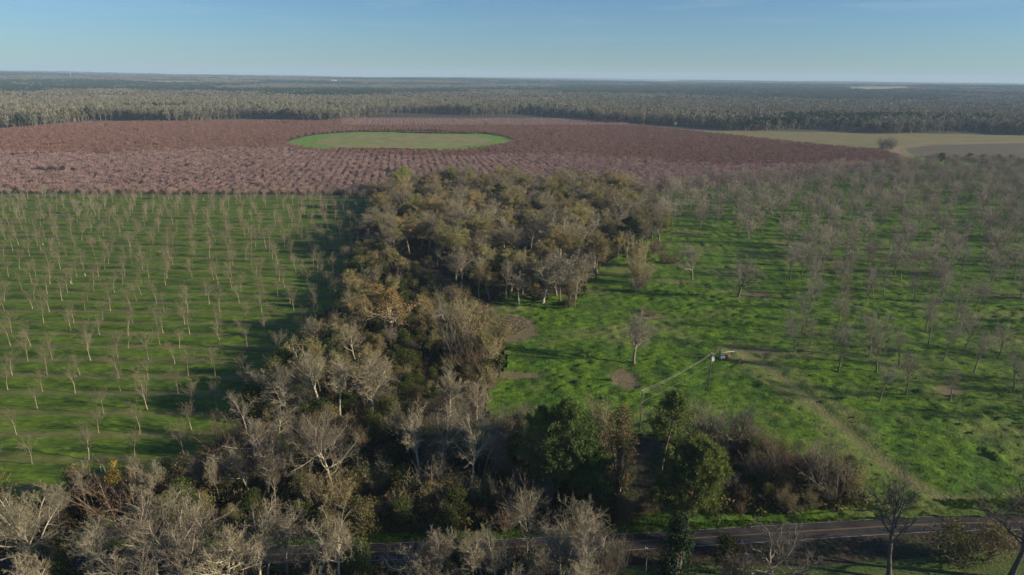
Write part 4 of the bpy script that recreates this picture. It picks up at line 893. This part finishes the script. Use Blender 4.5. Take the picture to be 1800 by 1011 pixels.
# ------------------------------------------------------------------ orchards of pecan trees
def orchard(P, x0, x1, y0, y1, dx, dy, seed, miss, h, keys, jit, grp, desc, avoid, dens=None, nm='pecan_tree'):
    g = np.random.default_rng(seed); rows = []; r = 0; y = y0
    while y < y1:
        xs = np.arange(x0, x1, dx) + (dx / 2 if r % 2 else 0); X = xs + g.normal(0, jit, len(xs)); Y = y + g.normal(0, jit, len(xs))
        k = inside(P, X, Y) & (g.uniform(0, 1, len(X)) > miss)
        for q in avoid: k &= np.hypot(X - q[0], Y - q[1]) > q[2]
        if dens: k &= dens(X, Y, g)
        u, v, d = proj(X, Y); k &= (u > -160) & (u < 1960)
        rows.append([(a, b, c, e) for a, b, c, e in zip(X[k], Y[k], u[k], d[k])]); y += dy; r += 1
    T = []
    vi = 0
    for row in rows:
        inv = [t for t in row if 0 < t[2] < 1800]
        if inv: vi += 1
        for t in row:
            rank = sum(1 for q in inv if q[2] < t[2])
            T.append((*t, vi - 1, rank, 0 < t[2] < 1800))
    T.sort(key=lambda t: (not t[6], t[3]))
    far = []
    for n, (a, b, u_, d, rr, rk, vis) in enumerate(T):
        hh = g.uniform(*h); key = keys[0] if d < 330 else keys[1]
        if n < 300 and vis:
            lab = f'{desc}, {ordw(rr) if rr else "front"} row from the near edge, {ordw(rk)} from left'
            place(key, a, b, hh, lab, nm, 'pecan tree', grp, rng=g)
        else: far.append((a, b, hh, d))
    return far
TR_AV = [(a[0], a[1], 6) for a in TR] + [(x, y, 11) for x, y in (at(1114, 640), at(1297, 524), at(1216, 492), at(1272, 625), at(1245, 685))]
farL = orchard(LEFT, -560, -20, 152, 566, 10.4, 12.4, 3, .06, (7.6, 11.4), ('yg', 'ygfar'), 1.5, 'young pecan trees in the left orchard', 'young pale-trunked pecan', [], nm='young_pecan_tree')
def densR(X, Y, g):
    u, v, d = proj(X, Y); k = (u > 1390 + 14 * np.sin(Y / 20)) | (v < 440); k &= ~((v > 730 + (u - 1400) * .05) & (u < 2000)); k &= ~((u < 1240) & (v > 440)); k &= (g.uniform(0, 1, len(X)) < np.where(v > 350, .66, .76)); return k & ~((v > 405) & (u < 1290))
farR = orchard(RIGHT, -10, 640, 165, 800, 11.5, 12, 6, .10, (12, 19), ('pecan', 'pecanfar'), 2.0, 'older pecan trees in the right orchard', 'bare pecan in the right orchard', TR_AV, densR)
for nm, far, key, lab in (('far_pecan_rows', farL, 'ygfar', 'back rows of young bare pecan trees in the left orchard'), ('far_right_pecans', farR, 'pecanfar', 'dense grey mass of bare pecan trees at the back of the right orchard')):
    A = np.array(far); n = len(A); g = np.random.default_rng(1); ms = []
    for tm, cm, h0 in LIB[key]:
        # trunk and crown merged into one source
        V = np.concatenate([np.array([v.co for v in tm.vertices]), np.array([v.co for v in cm.vertices])]) / h0
        a = len(tm.vertices); F = {}
        for me, o_, mo in ((tm, 0, 0), (cm, a, 1)):
            for p in me.polygons: F.setdefault(len(p.vertices), []).append(([i + o_ for i in p.vertices], 0 if (mo == 0 or p.material_index == 1) else 1))
        Fs = [np.array([f[0] for f in F[k]]) for k in F]; mi = np.concatenate([[f[1] for f in F[k]] for k in F])
        ms.append(mesh('far_pecan_mesh', V, Fs, [tm.materials[0], cm.materials[0]], mi))
    scatter(nm, [src('pecan_source', m) for m in ms], np.c_[A[:, 0], A[:, 1], np.zeros(n)], np.repeat(A[:, 2:3], 3, 1), g.uniform(0, 6.28, n), g.integers(0, len(ms), n), lab, 'orchard')
# pale weedy strips under the young rows
pts = []
g = np.random.default_rng(2)
# white stakes in the left field
for px, py, h in ((125, 500, 1.6), (150, 486, 1.6), (358, 353, 1.6), (178, 830, 1.6), (76, 432, 1.4)):
    x, y = at(px, py); mb = MB(); mb.tube([(0, 0, 0), (0, 0, h)], .1, 8); o = obj('tree_guard', mb.build('guard_mesh', [M['whitep']])); o.location = (x, y, 0)
    o['category'] = 'tree guard'; o['group'] = 'white tree guards in the left orchard'
    o['label'] = {125: 'white tree guard tube left of the middle of the left field', 150: 'white tree guard just behind and right of another', 358: 'white tree guard by the far edge of the left field', 178: 'white tree guard in the shade at the near end of the field', 76: 'white tree guard furthest left in the left field'}[px]

# ------------------------------------------------------------------ undergrowth, grass tufts
def scatter_poly(P, n, g):
    lo = P.min(0); hi = P.max(0); A = np.zeros((0, 2))
    while len(A) < n:
        q = g.uniform(lo, hi, (n * 2, 2)); A = np.concatenate([A, q[inside(P, q[:, 0], q[:, 1])]])
    return A[:n]
def bush_mesh(seed, mat, n=150, r=1.3, h=1.6, size=.45):
    g = np.random.default_rng(seed); D = unit(g.normal(size=(n, 3))); C = D * g.uniform(.3, 1, (n, 1)) * np.array([r, r, h * .55]) + np.array([0, 0, h * .5]); C[:, 2] = np.abs(C[:, 2])
    V, F = leafquads(g, C, size); mb = MB(); mb.add(V, F, 0)
    P = np.zeros((8, 3, 3)); P[:, 1:] = unit(np.abs(g.normal(size=(8, 1, 3))) * np.array([1, 1, 2]) * np.sign(g.normal(size=(8, 1, 3)) + np.array([0, 0, 9]))) * np.array([[[.6], [1.3]]]) * h * .8
    V, F = tubes(P, np.array([[.03, .02, .01]]) * np.ones((8, 1)), 3); mb.add(V, F, 1)
    return mb.build('undergrowth_mesh', [M[mat], M['twigbrown']])
UB = [bush_mesh(1, 'leaf'), bush_mesh(2, 'brushleaf'), bush_mesh(3, 'leafolive'), bush_mesh(4, 'brushleaf', 110), bush_mesh(5, 'leaf', 170)]
g = np.random.default_rng(12); A = []
for P, n in ((poly(CENTRAL), 1500), (poly(HEDGE), 1500), (poly(ROADW), 2600), (poly(THICK), 900), (poly([(-100, 1003), (690, 996), (1080, 985), (1080, 1150), (-100, 1150)]), 1300)):
    A.append(scatter_poly(P, n, g))
A = np.concatenate(A); keepoff = np.ones(len(A), bool)
cut = poly([(1098, 770), (1150, 770), (1165, 905), (1100, 918)])
keepoff &= ~inside(cut, A[:, 0], A[:, 1]); keepoff &= ~inside(np.concatenate([off(RC, 6), off(RC, -6)[::-1]]), A[:, 0], A[:, 1]); A = A[keepoff]
s = g.uniform(.6, 1.7, len(A))
scatter('woodland_undergrowth', [src('undergrowth_source', m) for m in UB], np.c_[A, np.zeros(len(A))], np.c_[s, s, s * g.uniform(.8, 1.3, len(A))], g.uniform(0, 6.28, len(A)), g.integers(0, 5, len(A)), 'tangled brown and green undergrowth covering the floor of the woods', 'undergrowth')
def tuft_mesh(seed, n=26, h=.55):
    g = np.random.default_rng(seed); B = np.c_[g.normal(0, .3, (n, 2)), np.zeros(n)]; d = unit(np.c_[g.normal(0, .5, (n, 2)), np.ones(n)]); sd = unit(np.cross(d, g.normal(size=(n, 3)))) * .07
    hh = h * g.uniform(.5, 1.1, (n, 1)); V = np.stack([B - sd, B + sd, B + d * hh], 1).reshape(-1, 3)
    return mesh('tuft_mesh', V, [np.arange(n * 3).reshape(-1, 3)], [M['verge' if seed % 2 else 'grassR']])
TM = [tuft_mesh(i) for i in range(4)]
A = scatter_poly(RIGHT, 60000, g); u, v, d = proj(A[:, 0], A[:, 1]); q = (u > -50) & (u < 1850) & (d < 330) & (fbm(A[:, 0] / 6, A[:, 1] / 6, 5, 3) > .36) & ~on_track(A[:, 0], A[:, 1], 3.4) & (soil(A[:, 0], A[:, 1]) < .1); A = A[q]; s = g.uniform(.6, 1.15, len(A))
B = scatter_poly(vb, 5000, g); A = np.concatenate([A, B]); s = np.r_[s, g.uniform(.5, .9, len(B))]
scatter('grass_tufts', [src('tuft_source', m) for m in TM], np.c_[A, .1 + 0 * s], np.c_[s * 1.3, s * 1.3, s], g.uniform(0, 6.28, len(A)), g.integers(0, 4, len(A)), 'clumpy bright green grass tufts over the pasture and verge', 'grass')
# brushy rims of the round meadow
g = np.random.default_rng(31)
def rim(n, ox, oy, sx, sy): 
    a = g.uniform(0, 6.28, n); r = g.uniform(0, 1, n) ** .5; return np.stack([cx + ox + np.cos(a) * r * sx, cy + 20 + oy + np.sin(a) * r * sy], 1)
A = np.concatenate([rim(420, 0, -165, 66, 13), rim(260, -60, 170, 40, 14), rim(300, 45, 148, 75, 14)]); s = g.uniform(1.0, 2.4, len(A))
scatter('meadow_brush', [src('brush_source', m) for m in (bush_mesh(8, 'brushleaf', 90, 1.6, 1.1, .7), bush_mesh(9, 'leafolive', 90, 1.6, 1.0, .7))], np.c_[A, 0 * s], np.c_[s * 1.5, s, s], g.uniform(0, 6.28, len(A)), g.integers(0, 2, len(A)), 'low tan and brown brush on the rims of the round meadow', 'brush')
# brush pile: heap of cut branches
x0, y0 = at(893, 572); n = 900; r = g.uniform(0, 1, n) ** .6; a = g.uniform(0, 6.28, n); B = np.stack([np.cos(a) * r * 8.5, np.sin(a) * r * 11, .45 + 2.2 * (1 - r) * g.uniform(0, 1, n)], 1)
d = unit(g.normal(size=(n, 3)) * np.array([1, 1, .18])); Ln = g.uniform(.8, 3.4, (n, 1)); P = np.stack([B - d * Ln / 2, B + g.normal(0, .06, (n, 3)), B + d * Ln / 2], 1); P[:, :, 2] = np.maximum(P[:, :, 2], .1)
mb = MB(); V, F = tubes(P, np.ones((n, 3)) * g.uniform(.02, .09, (n, 1)), 3); mb.add(V, F, 0); e = bpy.data.objects.new('brush_pile', None); COL.objects.link(e); e.location = (x0, y0, 0); e['category'] = 'brush pile'; e['label'] = 'heap of pale tan cut branches on bare ground by the central wood'
o = obj('branches', mb.build('brush_pile_mesh', [M['twigpale']]), e, kind='stuff'); 

# ------------------------------------------------------------------ poles, wires, pump rig
def pole_mesh(h, r=.15):
    mb = MB(); mb.tube([(0, 0, -.3), (0, 0, h * .5), (0, 0, h)], [r * 1.15, r, r * .8], 10); return mb.build('pole_mesh', [M['wood']])
def pole(px, py, h, label, arm=2.4, az=0.0, cans=0):
    x, y = at(px, py); e = bpy.data.objects.new('utility_pole', None); COL.objects.link(e); e.location = (x, y, 0); e.rotation_euler.z = az
    e['category'] = 'utility pole'; e['label'] = label; e['group'] = 'utility poles'
    obj('post', pole_mesh(h), e)
    if arm:
        mb = MB(); mb.box((0, .16, h - .5), (arm, .12, .14)); mb.box((.35, .2, h - .85), (.9, .04, .05)); obj('crossarm', mb.build('crossarm_mesh', [M['wood']]), e)
        for s in (-1, 0, 1):
            mb = MB(); zz = h - .43 if s else h; mb.tube([(s * arm * .45, .16 if s else 0, zz), (s * arm * .45, .16 if s else 0, zz + .12), (s * arm * .45, .16 if s else 0, zz + .26)], [.06, .09, .05], 8); obj('insulator', mb.build('insulator_mesh', [M['whitep']]), e)
    for i in range(cans):
        a = -2.3 + i * 1.15; c = np.array([math.cos(a) * .55, math.sin(a) * .55, h - 2.3]); mb = MB(); mb.tube([c, c + (0, 0, .95), c + (0, 0, 1.02)], [.3, .3, .22], 12)
        t = obj('transformer', mb.build('transformer_mesh', [M['metal']]), e); mb = MB(); mb.tube([c + (0, 0, 1.0), c + (0, 0, 1.3)], [.05, .03], 6); obj('bushing', mb.build('bushing_mesh', [M['whitep']]), t)
    return x, y, e
ax, ay, eA = pole(1124, 762, 12.3, 'tall dark utility pole rising between the conifer and long-trunked pine', az=R_(62))
bx_, by_, eB = pole(1245, 686, 12.0, 'utility pole with three grey transformer cans beside the pump rig', az=R_(40), cans=3)
cx2, cy2, eC = pole(1131, 1052, 10.5, 'dark utility pole at the bottom edge in front of the road', az=R_(88), arm=1.6)
sx_, sy_, eS = pole(1264, 634, 5.6, 'short thin service pole beside the pump rig', arm=0)
def wire(p, q, sag, label, r=.022, mat='wire'):
    P = []; p = np.array(p); q = np.array(q)
    for t in np.linspace(0, 1, 17): c = p * (1 - t) + q * t; c[2] -= sag * 4 * t * (1 - t); P.append(c)
    mb = MB(); mb.tube(P, r, 5); o = obj('power_line', mb.build('wire_mesh', [M[mat]])); o['category'] = 'power line'; o['label'] = label; o['group'] = 'wires between the poles'
def arm(x, y, h, az, s, a=2.4): return (x + math.cos(az) * s * a * .45, y + math.sin(az) * s * a * .45, h - .2 if s else h + .25)
for s, w in ((-1, 'outer left'), (0, 'middle'), (1, 'outer right')):
    wire(arm(ax, ay, 12.3, R_(62), s), arm(bx_, by_, 12.0, R_(40), s), .7, f'{w} wire running from the dark pole to the transformer pole', .015)
    wire(arm(ax, ay, 12.3, R_(62), s), arm(cx2, cy2, 10.5, R_(88), s, 1.6), 1.0, f'{w} wire dropping through the cutting towards the road pole', .012, 'black')
wire((ax, ay, 9.2), (bx_, by_, 8.6), .5, 'lower service wire between the dark pole and the transformer pole', .015)
wire((bx_, by_, 10), (sx_, sy_, 5.4), .2, 'short service wire from the transformer pole to the thin pole', .02)
# pump rig
x0, y0 = at(1276, 632); e = bpy.data.objects.new('pump_rig', None); COL.objects.link(e); e.location = (x0, y0, 0); e.rotation_euler.z = R_(12); e['category'] = 'pump'; e['label'] = 'irrigation pump rig with white elbow pipe and rusty engine in the pasture'
mb = MB(); mb.box((0, 0, .35), (5.2, 1.9, .2)); mb.box((0, .8, .2), (5.4, .15, .3)); mb.box((0, -.8, .2), (5.4, .15, .3)); obj('skid', mb.build('skid_mesh', [M['wood']]), e)
mb = MB(); mb.tube([(-1.9, 0, 1.0), (-1.9, 0, 2.3), (-1.6, 0, 2.6), (2.9, .4, 2.6), (3.2, .4, 2.35), (3.2, .4, 1.2)], .13, 10); obj('pipe', mb.build('pipe_mesh', [M['whitep']], True), e)
mb = MB(); mb.box((.4, 0, .95), (1.7, .9, 1.0)); mb.box((.4, 0, 1.55), (1.2, .5, .3)); mb.tube([(.9, .2, 1.5), (.9, .2, 2.3)], .05, 6); en = obj('engine', mb.build('engine_mesh', [M['rust']]), e)
mb = MB(); mb.tube([(1.28, 0, 1.0), (1.36, 0, 1.0)], .42, 14); obj('fan', mb.build('fan_mesh', [M['black']]), en)
mb = MB(); mb.tube([(-1.9, 0, .4), (-1.9, 0, 1.1), (-1.9, 0, 1.2)], [.45, .45, .3], 14); obj('pump_head', mb.build('head_mesh', [M['metal']], True), e)
mb = MB(); mb.tube([(-.9, -.4, .95), (-.9, .4, .95)], .38, 12); obj('fuel_tank', mb.build('tank_mesh', [M['tin']], True), e)
for i, (dx, dy, L_, a) in enumerate(((4.6, -1.5, 4.2, .9), (5.1, -1.0, 3.2, 1.05))):
    mb = MB(); mb.box((0, 0, .45), (L_, .3, .22)); o = obj('timber', mb.build('timber_mesh', [M['plank']])); o.location = (x0 + dx, y0 + dy, i * .02); o.rotation_euler.z = a; o['category'] = 'timber'; o['label'] = ('longer' if i == 0 else 'shorter') + ' pale timber lying on the grass right of the pump rig'
# distant barn, mast, blossom trees
def ground_at(px, py):
    x, y = at(px, py); return x, y, float(terr(np.array(x), np.array(y)))
x, y = at(588, 153.5); z = float(terr(np.array(x), np.array(y))); e = bpy.data.objects.new('white_barn', None); COL.objects.link(e); e.location = (x, y, z + 14); e.scale = (1.6,) * 3; e['category'] = 'barn'; e['label'] = 'tiny white barn far off above the forest near the horizon'
mb = MB(); mb.box((0, 0, 3), (34, 14, 6)); mb.box((0, 0, -8), (30, 12, 16)); obj('wall', mb.build('barn_wall_mesh', [M['tin']]), e)
mb = MB(); mb.add([(-17.5, -7.5, 6), (17.5, -7.5, 6), (17.5, 0, 10.5), (-17.5, 0, 10.5), (-17.5, 7.5, 6), (17.5, 7.5, 6)], [[0, 1, 2, 3], [3, 2, 5, 4]]); obj('roof', mb.build('barn_roof_mesh', [M['metal']]), e)
x, y = at(127, 150); z = float(terr(np.array(x), np.array(y))); mb = MB(); mb.tube([(0, 0, 0), (0, 0, 105)], [1.6, .8], 4); o = obj('radio_mast', mb.build('mast_mesh', [M['metal']])); o.location = (x, y, z); o['category'] = 'mast'; o['label'] = 'thin radio mast on the horizon at the far left'
bl = [(1365, 226, 9, 'round white blossoming tree at the forest edge behind the stubble field'), (1186, 222, 10, 'lime-white blossoming tree at the forest edge left of the stubble field')]
for px, py, h, lab in bl:
    x, y, z = ground_at(px, py); g2 = np.random.default_rng(px); C = unit(g2.normal(size=(120, 3))) * g2.uniform(.4, 1, (120, 1)) * np.array([4, 4, h * .42]) + np.array([0, 0, h * .58]); V, F = leafquads(g2, C, 1.8)
    mb = MB(); mb.add(V, F, 0); mb.tube([(0, 0, 0), (0, 0, h * .5)], .25, 5, 1); o = obj('blossom_tree', mb.build('blossom_mesh', [M['blossom'], M['bark']])); o.location = (x, y - 6, z); o['category'] = 'tree'; o['label'] = lab

# ------------------------------------------------------------------ haze
hz = bpy.data.materials.new('haze_air'); hz.cycles.volume_sampling = 'EQUIANGULAR'; hz.use_nodes = True; t = hz.node_tree; t.nodes.remove(t.nodes['Principled BSDF'])
pv = t.nodes.new('ShaderNodeVolumePrincipled'); pv.inputs['Color'].default_value = (.55, .77, 1, 1); pv.inputs['Density'].default_value = 6.5e-5; pv.inputs['Anisotropy'].default_value = 0
t.links.new(pv.outputs[0], t.nodes['Material Output'].inputs['Volume'])
mb = MB(); mb.box((0, 9000, 127), (44000, 26000, 290)); hzo = obj('haze', mb.build('haze_mesh', [hz])); hzo['kind'] = 'stuff'; hzo['label'] = 'thin pale blue haze filling the air'
